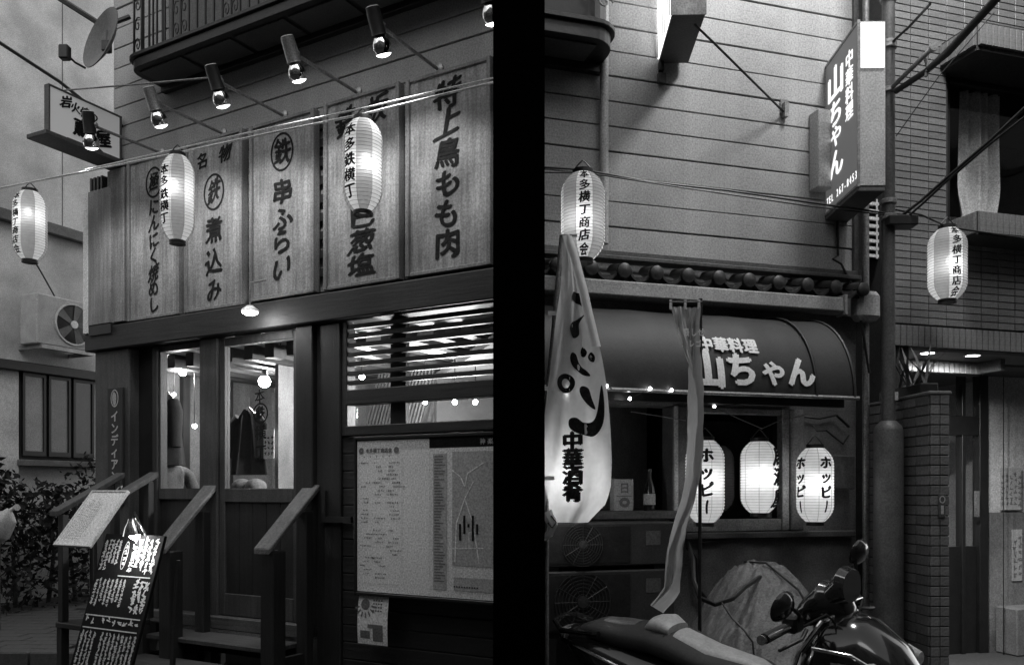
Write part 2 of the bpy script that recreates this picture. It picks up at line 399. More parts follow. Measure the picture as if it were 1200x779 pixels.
ww = (wx1 - wx0) / 3
for i in range(3):
    a = wx0 + i * ww
    f = fb.part('window_frame', G().box(a + .02, a + .05, -.07, -.03, wz0, wz1).box(a + ww - .05, a + ww - .02, -.07, -.03, wz0, wz1).box(a + .05, a + ww - .05, -.07, -.03, wz0, wz0 + .06).box(a + .05, a + ww - .05, -.07, -.03, wz1 - .05, wz1), 'black')
    fb.part('pane', G().box(a + .05, a + ww - .05, -.05, -.045, wz0 + .06, wz1 - .05), mat('pane_painted_glow', (.20, .11, .025)[i], .25, .2, 3, bump=.02), f)  # left panes coloured paler in place of a soft glow
fb.part('window_sill', G().box(wx0 - .05, wx1 + .05, -.12, -.001, wz0 - .13, wz0 - .05), 'pole', bevel=.008)
fb.part('joint_strip', G().box(Bk(73, 0).x - .006, Bk(73, 0).x + .006, -.004, 0, zl, 10.4), 'pole')

# outdoor air conditioner on its bracket
p0, p1 = Bk(43, 402, .42), Bk(112, 345, .42)
ac = T('air_conditioner', 'boxy outdoor air conditioner with round fan hung on the pale plastered wall', 'air conditioner', (p0.x, -.42, p0.z), FB)
z0, z1 = p0.z, p0.z + .62; x0, x1 = p0.x, p0.x + .82
ac.part('casing', G().box(x0, x1, -.42, -.10, z0, z1), 'gutter', bevel=.015)
c = Vector((x0 + .5, -.421, (z0 + z1) / 2)); mx = Matrix.Translation(c) @ Matrix.Rotation(rad(90), 4, 'X')
ac.part('fan_recess', G().lathe([(.001, .004), (.25, .004), (.255, 0)], 28, mx), 'iron', smooth=True)
ac.part('fan_ring', G().lathe([(.245, 0), (.245, .016), (.265, .016), (.265, 0), (.245, 0)], 28, mx), 'pale', smooth=True)
ac.part('fan_hub', G().lathe([(.05, .004), (.05, .02), (.001, .024)], 16, mx), 'white', smooth=True)
for k in range(5):
    a = rad(72 * k); q = Vector((math.cos(a), 0, math.sin(a))); t = Vector((-math.sin(a), 0, math.cos(a)))
    ac.part('fan_blade', G().add([c + q * .05 - t * .02 + Vector((0, -.008, 0)), c + q * .235 - t * .05 + Vector((0, -.008, 0)), c + q * .235 + t * .07 + Vector((0, -.014, 0)), c + q * .05 + t * .03 + Vector((0, -.014, 0))], [(0, 1, 2, 3)]), 'pole')
ac.part('bracket', G().box(x0 + .05, x0 + .09, -.45, 0, z0 - .05, z0 - .001).box(x1 - .09, x1 - .05, -.45, 0, z0 - .05, z0 - .001).box(x0 + .09, x1 - .09, -.45, -.41, z0 - .05, z0 - .001), 'steel')

# hedge below the window
hg = T('hedge', 'dark leafy hedge growing under the window of the plastered building', 'hedge', (Bk(50, 0, .5).x, -.5, 0), FB)
g = G()
for i in range(7500):
    x = random.uniform(xa + .2, xb); d = .15 + random.random() ** .6 * .95; top = 1.75 - .5 * (d - .3) ** 2 + .22 * math.sin(x * 3.1) + .1 * math.sin(x * 9)
    z = random.random() ** .6 * top; c = Vector((x, -d, z)); s_ = random.uniform(.022, .075)
    a = Vector([random.gauss(0, 1) for _ in range(3)]).normalized(); b = a.cross(Vector([random.gauss(0, 1) for _ in range(3)])).normalized()
    g.add([c - a * s_, c + b * s_ * .4, c + a * s_, c - b * s_ * .4], [(0, 1, 2, 3)])
hg.part('foliage', g, 'leaf', kind='stuff')
for i in range(9):
    x = xa + .4 + i * (xb - xa - .6) / 9
    hg.part('stem', G().tube([(x, -.5, 0), (x + random.uniform(-.1, .1), -.5 + random.uniform(-.2, .2), .7), (x + random.uniform(-.2, .2), -.55 + random.uniform(-.2, .3), 1.4)], [.03, .02, .008], 6), 'bark')
c = Wp(-2, 617, 8.4)
g = G(); mx = Matrix.Translation(c) @ Matrix.Rotation(rad(35), 4, 'Y')
g.lathe([(.001, -.22), (.05, -.215), (.09, -.19), (.12, -.12), (.135, -.04), (.13, .04), (.10, .12), (.06, .16), (.03, .19), (.001, .2)], 26, mx)
sb = T('rubbish_sack', 'pale rounded sack on a post in front of the dark hedge', 'sack', (c.x, c.y, 0))
g.v = [c + (v - c) * (1 + .22 * noise.noise(v * 9) + .12 * noise.noise(v * 21)) for v in g.v]
g.tube([mx @ Vector((0, 0, .17)), mx @ Vector((.01, .01, .23)), mx @ Vector((.05, -.02, .27))], [.03, .015, .035], 8)
sb.part('bag', g, 'pale', smooth=True); sb.part('post', G().tube([(c.x, c.y, 0), (c.x, c.y, c.z - .18)], .02), 'black')

# ================================================================== LEFT SHOP
uL, uR = L(112, 0).x, L(598, 0).x
DT = 2.58      # top of door and windows
lb = T('timber_shop_building', 'two-storey timber fronted tavern with glazed door and slatted window', 'building', ((uL + uR) / 2, 0, 0), FL)
uw0 = L(133, 0).x
wall = lb.part('wall', G().box(uw0, uR, .03, .2, 2.62, 7.2).box(uL + .01, uL + .06, .16, 5, 0, 7.2), 'siding_left')
sbm = mesh_of(G().box(uw0 + .001, uR, 0, .0295, .004, .156), 'siding_board', 'siding_left', bevel=.003)
for k in range(27): lb.inst('siding_board', sbm, (0, random.uniform(-.0015, .0015), 2.78 + k * .16 + random.uniform(-.002, .002)), wall, rot=(random.uniform(-.012, .012), random.uniform(-.0008, .0008), 0))
lb.part('beam', G().box(uL, uR, -.10, .15, DT, 2.765), 'wood_dark_x', bevel=.008)
lb.part('beam', G().box(uL, uR, -.02, -.003, 2.768, 2.80), 'black')
# dark battens seen between the boards
for k in range(9):
    z = 2.9 + k * .125
    lb.part('batten', G().box(L(140, 0).x, uR, -.03, -.003, z, z + .055), 'wood_dark_x')
# corner pillar and posts
def post(px0, px1, y0, y1, z0, z1, m='wood_dark'):
    return lb.part('post', G().box(L(px0, 0).x, L(px1, 0).x, y0, y1, z0, z1), m, bevel=.008)
post(119, 159, -.06, .12, 0, DT - .003, 'wood_mid')
lb.part('infill_panel', G().box(L(159, 0).x, L(179, 0).x, .03, .06, .2, DT - .003), 'black')
post(179, 185, -.01, .08, .45, DT - .003)
post(237, 258, -.03, .10, .45, DT - .003, 'wood_mid')
post(352, 372, -.05, .10, .45, DT - .003)
post(373, 401, -.02, .08, 0, DT - .003)
# sidelight
uz0 = L(210, 572).z
u0, u1 = L(185, 0).x, L(237, 0).x
sd = lb.part('side_window', G().box(u0, u1, .01, .07, uz0 - .08, uz0).box(u0, u0 + .02, .01, .07, uz0, DT - .004).box(u1 - .02, u1, .01, .07, uz0, DT - .004).box(u0 + .02, u1 - .02, .01, .07, DT - .05, DT - .004), 'wood_mid')
lb.part('glass_pane', G().box(u0 + .02, u1 - .02, .035, .04, uz0, DT - .05), 'glass', sd)
lb.part('lower_panel', G().box(u0, u1, .03, .06, .5, uz0 - .081), 'wood_dark')
# door
d0, d1 = L(258, 0).x + .004, L(352, 0).x - .004
dz0, dm = .54, L(305, 572).z
dr = lb.part('door', G().box(d0, d0 + .055, -.01, .04, dz0, DT - .01).box(d1 - .055, d1, -.01, .04, dz0, DT - .01).box(d0 + .055, d1 - .055, -.01, .04, DT - .07, DT - .01).box(d0 + .055, d1 - .055, -.012, .04, dm - .10, dm).box(d0 + .055, d1 - .055, -.01, .04, dz0, dz0 + .16), 'wood_mid', bevel=.004)
lb.part('glass_pane', G().box(d0 + .055, d1 - .055, .012, .017, dm, DT - .07), 'glass', dr)
for k in range(5):
    a = d0 + .055 + k * (d1 - d0 - .11) / 5
    lb.part('plank', G().box(a + .002, a + (d1 - d0 - .11) / 5 - .002, .004, .03, dz0 + .16, dm - .10), 'wood_dark', dr, bevel=.003)
#lb.part('handle', G().tube([(d1 - .028, -.012, 1.35), (d1 - .028, -.05, 1.36), (d1 - .028, -.05, 1.56), (d1 - .028, -.012, 1.57)], .008), 'steel', dr)
dt = lay([t for t in lettering(column('本多', L(303, 0).x, 0, .11, .12), .012, .03)], FX(.010, 0, L(303, 455).z)); lb.part('lettering', dt, 'ink', dr)
dt = lay(lettering([('鉄', L(304, 0).x, L(304, 484).z, .10)], .02, .03) + [ring2(L(304, 0).x, L(304, 484).z, .075, .075, .012)], FX(.010)); lb.part('lettering', dt, 'ink', dr)
dt = lay(lettering(column('横丁', L(304, 0).x, 0, .12, .14), .012, .03), FX(.010, 0, L(303, 497).z)); lb.part('lettering', dt, 'ink', dr)
lb.part('threshold', G().box(L(179, 0).x, L(372, 0).x, -.06, .12, .44, .535), 'wood_mid_x', bevel=.008)
# slatted window
w0, w1 = L(401, 0).x, uR
zr1, zr0, zp0, zs0 = 2.12, 2.02, 1.88, 1.815
sw = lb.part('slatted_window', G().box(w0, w0 + .05, -.01, .08, zs0, DT - .004).box(w0 + .05, w1, -.02, .08, zr0, zr1).box(w0 + .05, w1, -.03, .08, zs0, zp0), 'wood_dark_x', bevel=.005)
lb.part('mullion', G().box(L(452, 0).x, L(470, 0).x, .05, .09, zr1, DT - .004).box(L(452, 0).x, L(470, 0).x, .05, .09, zp0, zr0), 'wood_dark', sw)
for k in range(7):
    z = zr1 + .034 + k * .062
    lb.part('slat', G().box(w0 + .05, w1, -.005, .03, z, z + .03), 'wood_dark_x', sw, bevel=.004)
lb.part('glass_pane', G().box(w0 + .05, w1, .094, .098, zr1, DT - .004), 'glass', sw)
lb.part('glass_pane', G().box(w0 + .05, w1, .094, .098, zp0, zr0), 'glass', sw)
lw_ = lb.part('lower_wall', G().box(w0, w1, .03, .2, 0, zs0 - .003), 'wood_dark_x')
cbm = mesh_of(G().box(w0, w1, .004, .03, .003, .112), 'clapboard', 'wood_dark_x', bevel=.004)
for k in range(15): lb.inst('clapboard', cbm, (0, 0, .1 + k * .114), lw_)
lb.part('trim', G().box(L(382, 0).x, L(416, 0).x, -.045, -.021, L(400, 612).z, L(400, 605).z).box(L(382, 0).x, L(386, 0).x, -.045, -.021, L(400, 605).z, L(400, 575).z), 'wood_dark_x')
# room inside
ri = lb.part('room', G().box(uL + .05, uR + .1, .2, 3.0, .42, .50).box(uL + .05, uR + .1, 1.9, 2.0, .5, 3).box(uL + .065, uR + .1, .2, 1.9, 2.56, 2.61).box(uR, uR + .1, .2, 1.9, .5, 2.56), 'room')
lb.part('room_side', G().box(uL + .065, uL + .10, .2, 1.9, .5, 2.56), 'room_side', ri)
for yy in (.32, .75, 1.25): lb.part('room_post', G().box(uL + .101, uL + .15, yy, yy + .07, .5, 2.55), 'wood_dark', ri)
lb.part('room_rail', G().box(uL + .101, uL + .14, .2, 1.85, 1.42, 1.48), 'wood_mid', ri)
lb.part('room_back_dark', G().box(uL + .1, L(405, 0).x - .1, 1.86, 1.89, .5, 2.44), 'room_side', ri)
for k in range(18):
    a = uL + .35 + k * .22
    lb.part('ceiling_batten', G().box(a, a + .09, .25, 1.85, 2.45, 2.555), 'wood_dark', ri)
lb.part('partition', G().box(L(258, 0).x, L(262, 0).x, .55, 1.85, .5, 2.55), 'room_side', ri)
for k in range(17):
    a = L(285, 0).x + .035 * k
    lb.part('screen_slat', G().box(0, .012, 1.30, 1.32, 0, 1.9, Matrix.Translation((a - .3, 0, .9)) @ Matrix.Rotation(rad(18), 4, 'Y')), 'wood_mid', ri)

# things inside the tavern
def bulb(px, py, d, r, watts, label, m='bulb', cord=True):
    p = L(px, py, d); t = T('pendant_bulb', label, 'bulb', p, FL, 'bulbs hanging inside the tavern')
    t.part('bulb', G().lathe(sphere(r, 10), 14, Matrix.Translation(p)), m, smooth=True)
    t.part('socket', G().lathe([(r * .5, r * .85), (r * .5, r * 1.9), (r * .25, r * 2.1)], 10, Matrix.Translation(p)), 'black')
    if cord: t.part('cord', G().tube([p + Vector((0, 0, r * 2)), (p.x, p.y, 2.555)], .004, 5), 'black')
    if watts: t.light('bulb_light', p - Vector((0, .0, r + .03)), watts, .02)
bulb(214, 436, -.45, .03, 6, 'bright bare bulb behind the narrow side window of the tavern')
bulb(190, 446, -.28, .014, 0, 'small bulb hanging above the dark coat in the side window')
bulb(204, 462, -.4, .014, 0, 'small bulb hanging low near the coat hanger')
bulb(228, 499, -.5, .018, 0, 'small bulb hanging lowest, beside the wooden mullion')
bulb(310, 447, -.8, .05, 6, 'large round bulb hanging behind the lettered door glass')
bulb(347, 431, -1.1, .026, 6, 'bare bulb near the right edge of the door glass')
for px, pp in ((498, 'left'), (533, 'middle'), (557, 'right')):
    bulb(px, 471, -.75, .017, 14 if px != 533 else 20, {'left': 'small bulb in window strip nearest the wooden mullion', 'middle': 'small bulb in window strip between two other bulbs', 'right': 'small bulb in window strip closest to the black pillar'}[pp], 'bulb_s')
bulb(424, 441, -.7, .022, 20, 'bare bulb glowing between the lowest window slats', 'bulb')
bulb(528, 400, -.9, .02, 34, 'bare bulb glowing behind the upper window slats')

def coat(px, ytop, ybot, d, wdt, label, m, nm='hanging_coat'):
    p = L(px, ytop, d); q = L(px, ybot, d); h = p.z - q.z
    t = T(nm, label, 'coat', (p.x, p.y, q.z), FL)
    rings = []
    for i in range(12):
        s_ = i / 11; ww_ = wdt * (.12 + .5 * min(1, s_ * 5) ** .6 + .38 * s_); dd = .05 + .05 * s_
        rings.append([Vector((p.x + ww_ * .5 * math.cos(a) * (1 + .08 * math.sin(5 * a + 3 * s_)), p.y + dd * math.sin(a) * (1 + .25 * math.sin(7 * a)), p.z - s_ * h)) for a in [2 * math.pi * k / 24 for k in range(24)]])
    t.part('body', G().rings(rings), m, smooth=True)
    for sgn in (-1, 1):
        t.part('sleeve', G().tube([(p.x + sgn * wdt * .26, p.y - .01, p.z - .07), (p.x + sgn * wdt * .42, p.y - .03, p.z - .25 * h), (p.x + sgn * wdt * .47, p.y - .04, p.z - .75 * h)], [.05, .06, .045], 10), m, smooth=True)
    t.part('hanger', G().tube([(p.x - wdt * .25, p.y, p.z - .05), (p.x, p.y, p.z + .02), (p.x + wdt * .25, p.y, p.z - .05)], .006, 6).tube([(p.x, p.y, p.z + .02), (p.x, p.y, p.z + .1)], .003, 5), 'steel')
coat(197, 462, 545, -.25, .30, 'dark coat on a hanger behind the narrow side window', 'cloth_dark')
coat(292, 480, 556, -.6, .36, 'dark coat on a hanger behind the lettered door glass', 'cloth_dark')
def seated(px, py, d, label):
    s_ = L(px, py, d); fl = .5; sh = s_.z; F_ = FL @ Matrix.Translation((s_.x, s_.y, 0)) @ Matrix.Rotation(rad(70), 4, 'Z')
    # local: x to the sitter's left, -y forward
    J = {'pel': (0, .06, .98), 'sp1': (0, .05, sh - .42), 'sp2': (0, .02, sh - .18), 'ch': (0, .0, sh - .03), 'nk': (0, -.03, sh + .07), 'hd': (0, -.05, sh + .17), 'tp': (0, -.04, sh + .27)}
    R_ = {'pel': .15, 'sp1': .13, 'sp2': .145, 'ch': .10, 'nk': .052, 'hd': .088, 'tp': .07}
    E_ = [('pel', 'sp1'), ('sp1', 'sp2'), ('sp2', 'ch'), ('ch', 'nk'), ('nk', 'hd'), ('hd', 'tp')]
    for k, n_ in ((-1, 'r'), (1, 'l')):
        J.update({'s' + n_: (k * .17, .0, sh - .05), 'e' + n_: (k * .23, -.10, sh - .32), 'w' + n_: (k * .14, -.33, sh - .36), 'h' + n_: (k * .10, -.42, sh - .36), 'k' + n_: (k * .13, -.42, .97), 'a' + n_: (k * .13, -.40, .56), 't' + n_: (k * .13, -.55, .54)})
        R_.update({'s' + n_: .062, 'e' + n_: .046, 'w' + n_: .030, 'h' + n_: .034, 'k' + n_: .07, 'a' + n_: .045, 't' + n_: .04})
        E_ += [('ch', 's' + n_), ('s' + n_, 'e' + n_), ('e' + n_, 'w' + n_), ('w' + n_, 'h' + n_), ('pel', 'k' + n_), ('k' + n_, 'a' + n_), ('a' + n_, 't' + n_)]
    ks = list(J); me = bpy.data.meshes.new('body'); me.from_pydata([J[k] for k in ks], [(ks.index(a_), ks.index(b_)) for a_, b_ in E_], [])
    tmp = bpy.data.objects.new('body', me); COL.objects.link(tmp)
    md_ = tmp.modifiers.new('skin', 'SKIN'); tmp.modifiers.new('sub', 'SUBSURF').levels = 2
    for i, k in enumerate(ks): me.skin_vertices[0].data[i].radius = (R_[k], R_[k] * (.8 if k in ('sp1', 'sp2', 'ch') else 1)); me.skin_vertices[0].data[i].use_root = (k == 'pel')
    dg = bpy.context.evaluated_depsgraph_get(); m2_ = bpy.data.meshes.new_from_object(tmp.evaluated_get(dg)); bpy.data.objects.remove(tmp)
    m2_.materials.clear()
    for q_ in ('cloth_pale', 'cloth_dark', 'skin'): m2_.materials.append(M[q_])
    for p_ in m2_.polygons:
        c_ = p_.center; p_.use_smooth = True
        p_.material_index = 2 if c_.z > sh + .05 or (c_.y < -.36 and c_.z > sh - .45) else (1 if c_.z < sh - .5 else 0)
    t = T('person', label, 'person', (0, 0, 0), F_)
    b_ = bpy.data.objects.new('body', m2_); COL.objects.link(b_); b_.parent = t.o
    t.part('hair', G().lathe([(.001, .11), (.05, .10), (.085, .06), (.102, .0), (.098, -.05), (.085, -.08)], 16, Matrix.Translation((0, -.025, sh + .195))), 'cloth_dark', smooth=True)
    st_ = T('stool', 'round wooden stool under the seated person behind the side window', 'stool', (0, .06, .5), F_)
    st_.part('seat', G().lathe([(.16, .80), (.17, .81), (.17, .835), (.001, .84)], 18, Matrix.Translation((0, .06, 0))), 'wood_mid')
    for k in range(4): st_.part('leg', G().tube([(.12 * math.cos(k * 1.571 + .8), .06 + .12 * math.sin(k * 1.571 + .8), .80), (.15 * math.cos(k * 1.571 + .8), .06 + .15 * math.sin(k * 1.571 + .8), .5)], .015, 6), 'wood_mid')
seated(196, 548, -.32, 'person in a pale top sitting behind the narrow side window')
p = L(290, 571, -.35)
for px, lab in ((284, 'round pale cushion behind the door glass, next to the mullion'), (300, 'round pale cushion behind the door glass, next to the hanging note')):
    p = L(px, 566, -.4); t = T('cushion', lab, 'cushion', (p.x, p.y, 1.3), FL)
    t.part('cover', G().lathe(sphere(.085, 8, .8), 14, Matrix.Translation((p.x, p.y, p.z - .03))), 'cloth_pale', smooth=True)
    t.part('stand', G().lathe([(.03, .5), (.03, p.z - .08)], 10, Matrix.Translation((p.x, p.y, 0))), 'wood_dark')
def sheetnote(name, px0, px1, py0, py1, d, F, label, m, cat, n=6, tilt=0, group=None, ink='ink'):
    a = at(F, px0, py0, d); b = at(F, px1, py1, d); a2 = at(F, px1, py0, d)
    t = T(name, label, cat, ((a.x + b.x) / 2, -d, b.z), F, group)
    x0, x1, z1, z0 = a.x, b.x, (a.z + a2.z) / 2, b.z
    t.part('sheet', G().box(x0, x1, -d, -d + .004, z0, z1), m)
    w_, h_ = x1 - x0, z1 - z0; gl = []
    for i in range(n):
        gl += scribble(x0 + w_ * (i + .2) / n, x0 + w_ * (i + .9) / n, z0 + h_ * .08, z1 - h_ * random.uniform(.08, .2), max(3, int(h_ / w_ * n * .8)), w_ / n * .7)
    t.part('writing', lay(gl, FX(-d - .002)), ink, kind='stuff'); return t
sheetnote('paper_note', 309, 321, 503, 537, -.5, FL, 'white handwritten note hanging behind the door glass', 'notice', 'note', 3)
sheetnote('wall_poster', 323, 343, 460, 474, -1.3, FL, 'small white picture poster on the tavern back wall', 'notice', 'poster', 4)
sheetnote('ceiling_note', 320, 346, 388, 402, -.3, FL, 'white paper stuck at the top corner inside the door', 'notice', 'note', 4)

# vertical name plate on the corner pillar
a = L(128, 455, .07); b = L(145, 592, .07)
t = T('name_plate', 'narrow vertical plate with katakana fixed to the corner post', 'sign', (a.x, -.085, b.z), FL)
t.part('plate', G().box(a.x, b.x, -.085, -.0605, b.z, a.z), 'wood_dark', bevel=.004)
cx_, cz_ = (a.x + b.x) / 2, a.z - .085
t.part('emblem', lay([ring2(cx_, cz_, .048, .07, .010), ring2(cx_ - .01, cz_ + .005, .016, .045, .014), poly2(spline([(cx_ - .03, cz_ + .01), (cx_ - .01, cz_ + .05), (cx_ + .02, cz_ + .02), (cx_ + .012, cz_ - .05), (cx_ - .016, cz_ - .045)]))], FX(-.087)), 'pale')
t.part('lettering', lay(lettering(column('インディアンソ', cx_, a.z - .18, .10, .095), .035), FX(-.087)), 'pale')

# ------------------------------------------------------------------ the five painted boards
BZ0, BZ1 = 2.785, 4.03
def signboard(px0, px1, label, items, cat='sign board', rings=()):
    x0, x1 = L(px0, 0, .08).x, L(px1, 0, .08).x; z0, z1 = BZ0 + random.uniform(-.015, .015), BZ1 + random.uniform(-.015, .015)
    t = T('painted_board', label, cat, ((x0 + x1) / 2, -.06, z0), FL, 'painted menu boards over the tavern door')
    t.part('panel', G().box(x0 + .02, x1 - .02, -.075, -.035, z0 + .02, z1 - .02), 'board', bevel=.003)
    for q in (G().box(x0, x0 + .03, -.095, -.031, z0, z1), G().box(x1 - .03, x1, -.095, -.031, z0, z1), G().box(x0 + .03, x1 - .03, -.088, -.031, z0, z0 + .025), G().box(x0 + .03, x1 - .03, -.088, -.031, z1 - .025, z1)):
        t.part('frame_strip', q, 'board_frame', bevel=.004)
    cx_ = (x0 + x1) / 2; wd = x1 - x0
    for c, dx, dz, s_, asp in items:
        t.part('character', lay(lettering([(c, cx_ + dx * wd, z1 - dz * (z1 - z0), s_, asp)], .034, .055), FX(-.0775)), 'ink_soft')
    for dx, dz, r_ in rings: t.part('circle', lay([ring2(cx_ + dx * wd, z1 - dz * (z1 - z0), r_ * .8, r_, .016)], FX(-.0775)), 'ink_soft')
signboard(150, 211, 'narrow painted board with a circled character, leftmost over the side window', [('極', 0, .165, .15, .8)] + [(c, 0, .32 + i * .1, .145, .9) for i, c in enumerate('にんにく焼めし')], rings=[(0, .165, .12)])
signboard(217, 285, 'painted board whose two top characters sit above a circled one', [('名', -.2, .12, .13, 1), ('物', .2, .11, .14, 1), ('鉄', 0, .32, .19, .75), ('煮', 0, .54, .21, .9), ('込', 0, .73, .21, .9), ('み', 0, .89, .19, .9)], rings=[(0, .32, .135)])
signboard(293, 369, 'painted board with circled character over four large kana and kanji', [('鉄', 0, .19, .20, .85), ('串', 0, .41, .19, 1.1), ('ふ', 0, .56, .19, 1.1), ('ら', 0, .70, .19, 1.1), ('い', 0, .835, .19, 1.1)], rings=[(0, .19, .135)])
signboard(380, 469, 'painted board partly hidden behind the striped paper lantern', [('鉄', -.2, .13, .2, 1), ('板', .2, .11, .2, 1), ('鶏', 0, .42, .22, 1), ('巴', 0, .645, .155, 1.5), ('葱', 0, .775, .16, 1.5), ('塩', 0, .90, .16, 1.5)])
signboard(476, 576, 'widest painted board with six characters beside the black pillar', [(c, 0, .12 + .148 * i, .2, 1.05) for i, c in enumerate('特上鳥もも肉')])
# corner box of old planks
x0, x1 = L(103, 0, .12).x, L(129, 0, .12).x
t = T('plank_sign_box', 'boxy sign of old planks with an edge painted as lantern-lit at the tavern corner', 'sign box', (x0, -.12, 2.72), FL)
t.part('plank', G().box(x0, x1, -.12, .10, 2.78, 3.86), 'board_old', bevel=.004)
t.part('lit_edge_strip', G().box(x0 - .07, x0 - .002, -.118, .10, 2.72, 3.86), 'white', bevel=.003)  # white stands in for lantern light on the side of the plank
t.part('base', G().box(x0, x1, -.115, .09, 2.70, 2.777), 'black')
for k in range(4): t.part('top_slat', G().box(x0 + .01 + k * .045, x0 + .03 + k * .045, -.11, .09, 3.863, 3.97), 'wood_mid')
single('corner_plank', 'plain upright weathered plank between corner box and narrow board', 'plank', G().box(L(129, 0, .06).x + .004, L(149, 0, .06).x, -.09, -.032, 2.785, 4.0), 'board_old', FL, bevel=.005)

# ------------------------------------------------------------------ reflector lamps on arms
def spotlamp(px, py, label, watts, zoff=0.0, ln=.57, dark=True, aim=(0, .42, -.9)):
    a = L(px, py, .0); tip = a + Vector((0, -ln, 0)); t = T('reflector_lamp', label, 'lamp', a, FL, 'reflector lamps on arms above the painted boards')
    t.part('arm', G().tube([a, tip + Vector((0, .02, 0))], .011, 8), 'steel', smooth=True)
    t.part('wall_plate', G().lathe([(.04, 0), (.04, .012), (.02, .02)], 14, Matrix.Translation(a) @ Matrix.Rotation(rad(90), 4, 'X')), 'steel')
    ax = Vector(aim).normalized(); mx = Matrix.Translation(tip + Vector((-.02, -.03, .035))) @ ax.to_track_quat('Z', 'Y').to_matrix().to_4x4() @ Matrix.Scale(.84, 4)
    t.part('socket', G().lathe([(.030, -.075), (.046, -.07), (.05, -.03), (.05, .09), (.054, .10), (.046, .105)], 18, mx), 'iron' if dark else 'steel', smooth=True)
    t.part('end_cap', G().lathe([(.001, -.0765), (.040, -.0765), (.047, -.0715)], 18, mx), 'pale', smooth=True)
    t.part('knuckle', G().lathe(sphere(.022, 6), 10, Matrix.Translation(tip + Vector((0, .005, .01)))), 'steel', smooth=True)
    t.part('bulb_glass', G().lathe([(.038, .1055), (.044, .12), (.058, .14), (.066, .165), (.067, .18), (.063, .20), (.052, .218)], 22, mx), 'chrome', smooth=True)
    t.part('lens', G().lathe([(.052, .2185), (.04, .228), (.02, .235), (.001, .237)], 22, mx), 'lens', smooth=True)
    t.light('reflector_light', mx @ Vector((0, 0, .25)), watts, 0.03, 105, ax, .9)
spotlamp(190, 180, 'reflector lamp on an arm lighting the small shop sign', 9.5, aim=(-.2, .25, -.9))
spotlamp(262, 157, 'reflector lamp with pale socket above the leftmost painted boards', 9.5, dark=False)
spotlamp(333, 136, 'reflector lamp with dark socket above the circled character board', 9.5)
spotlamp(419, 109, 'reflector lamp with pale socket above the lantern board', 9.5, dark=False)
spotlamp(514, 82, 'reflector lamp with dark socket above the widest board', 9.5)
spotlamp(636, 50, 'reflector lamp cut off by the black pillar', 9.5)

# ------------------------------------------------------------------ projecting shop sign
c0 = fw(FL, L(141, 0, .02)); ca = math.atan2(1000, 1006 - 600 + 0) 
FS = frame(Vector((c0.x, c0.y, 0)), AL - rad(90) + rad(3))   # local x points out to the street
t = T('projecting_sign', 'small white projecting sign with brush writing at the tavern corner', 'sign', (0, 0, 4.0), FS)
z0, z1 = 4.06, 4.43
t.part('box', G().box(.02, .62, -.02, .02, z0, z1), 'sign_face', bevel=.004)
t.part('frame', G().box(.02, .62, -.026, .026, z1, z1 + .012).box(.62, .632, -.026, .026, z0, z1 + .012).box(.005, .02, -.026, .026, z0, z1 + .012), 'pole')
t.part('drip_tray', G().box(-.02, .72, -.10, .12, z0 - .035, z0 - .003), 'soffit', bevel=.003)
def FSg(a, b, l): return Vector((a, -.0225 - l, b))
def mir(gl): return [([(x, y) for x, y in q], f, li) for q, f, li in gl]
side = 1
# text faces the camera: it reads left to right as seen, so x runs from the street end inward
def FSt(a, b, l): return Vector((.62 - a, -.0225 - l, b))
def FSt2(a, b, l): return Vector((.62 - a, .0225 + l, b))
vw = (FS.inverted() @ Vector((0, 0, EYE)))
fn_ = FSt2 if vw.y > 0 else FSt
t.part('lettering', lay(lettering([('岩', .13, z1 - .07, .10), ('火', .21, z1 - .085, .085), ('焼', .29, z1 - .09, .085), ('の', .36, z1 - .09, .08)], .05, .06) + lettering([('鳶', .26, z0 + .15, .16), ('屋', .45, z0 + .14, .15)], .05, .06) + [rect2(.14, .42, z0 + .035, z0 + .043), poly2([(.41, z0 + .02), (.45, z0 + .039), (.41, z0 + .058)])], fn_), 'ink')
t.part('bracket', G().tube([(-.02, 0, z1 - .05), (.02, 0, z1 - .05)], .012).tube([(-.02, 0, z0 + .05), (.02, 0, z0 + .05)], .012), 'iron')

# ------------------------------------------------------------------ door lamp
p = L(293, 366, .24); t = T('door_lamp', 'small lit disc lamp hanging under the beam over the door', 'lamp', p, FL)
mx = Matrix.Translation(p)
t.part('shade', G().lathe([(.02, .045), (.055, .02), (.06, .006), (.054, .002)], 20, mx), 'white', smooth=True)
t.part('diffuser', G().lathe([(.001, -.022), (.03, -.018), (.05, -.006), (.053, .001)], 20, mx), 'lamp', smooth=True)
t.part('stem', G().tube([p + Vector((0, 0, .04)), p + Vector((0, 0, .20)), p + Vector((0, .14, .25))], .007), 'steel')
t.light('door_light', p + Vector((0, 0, -.05)), 1.6, .05)

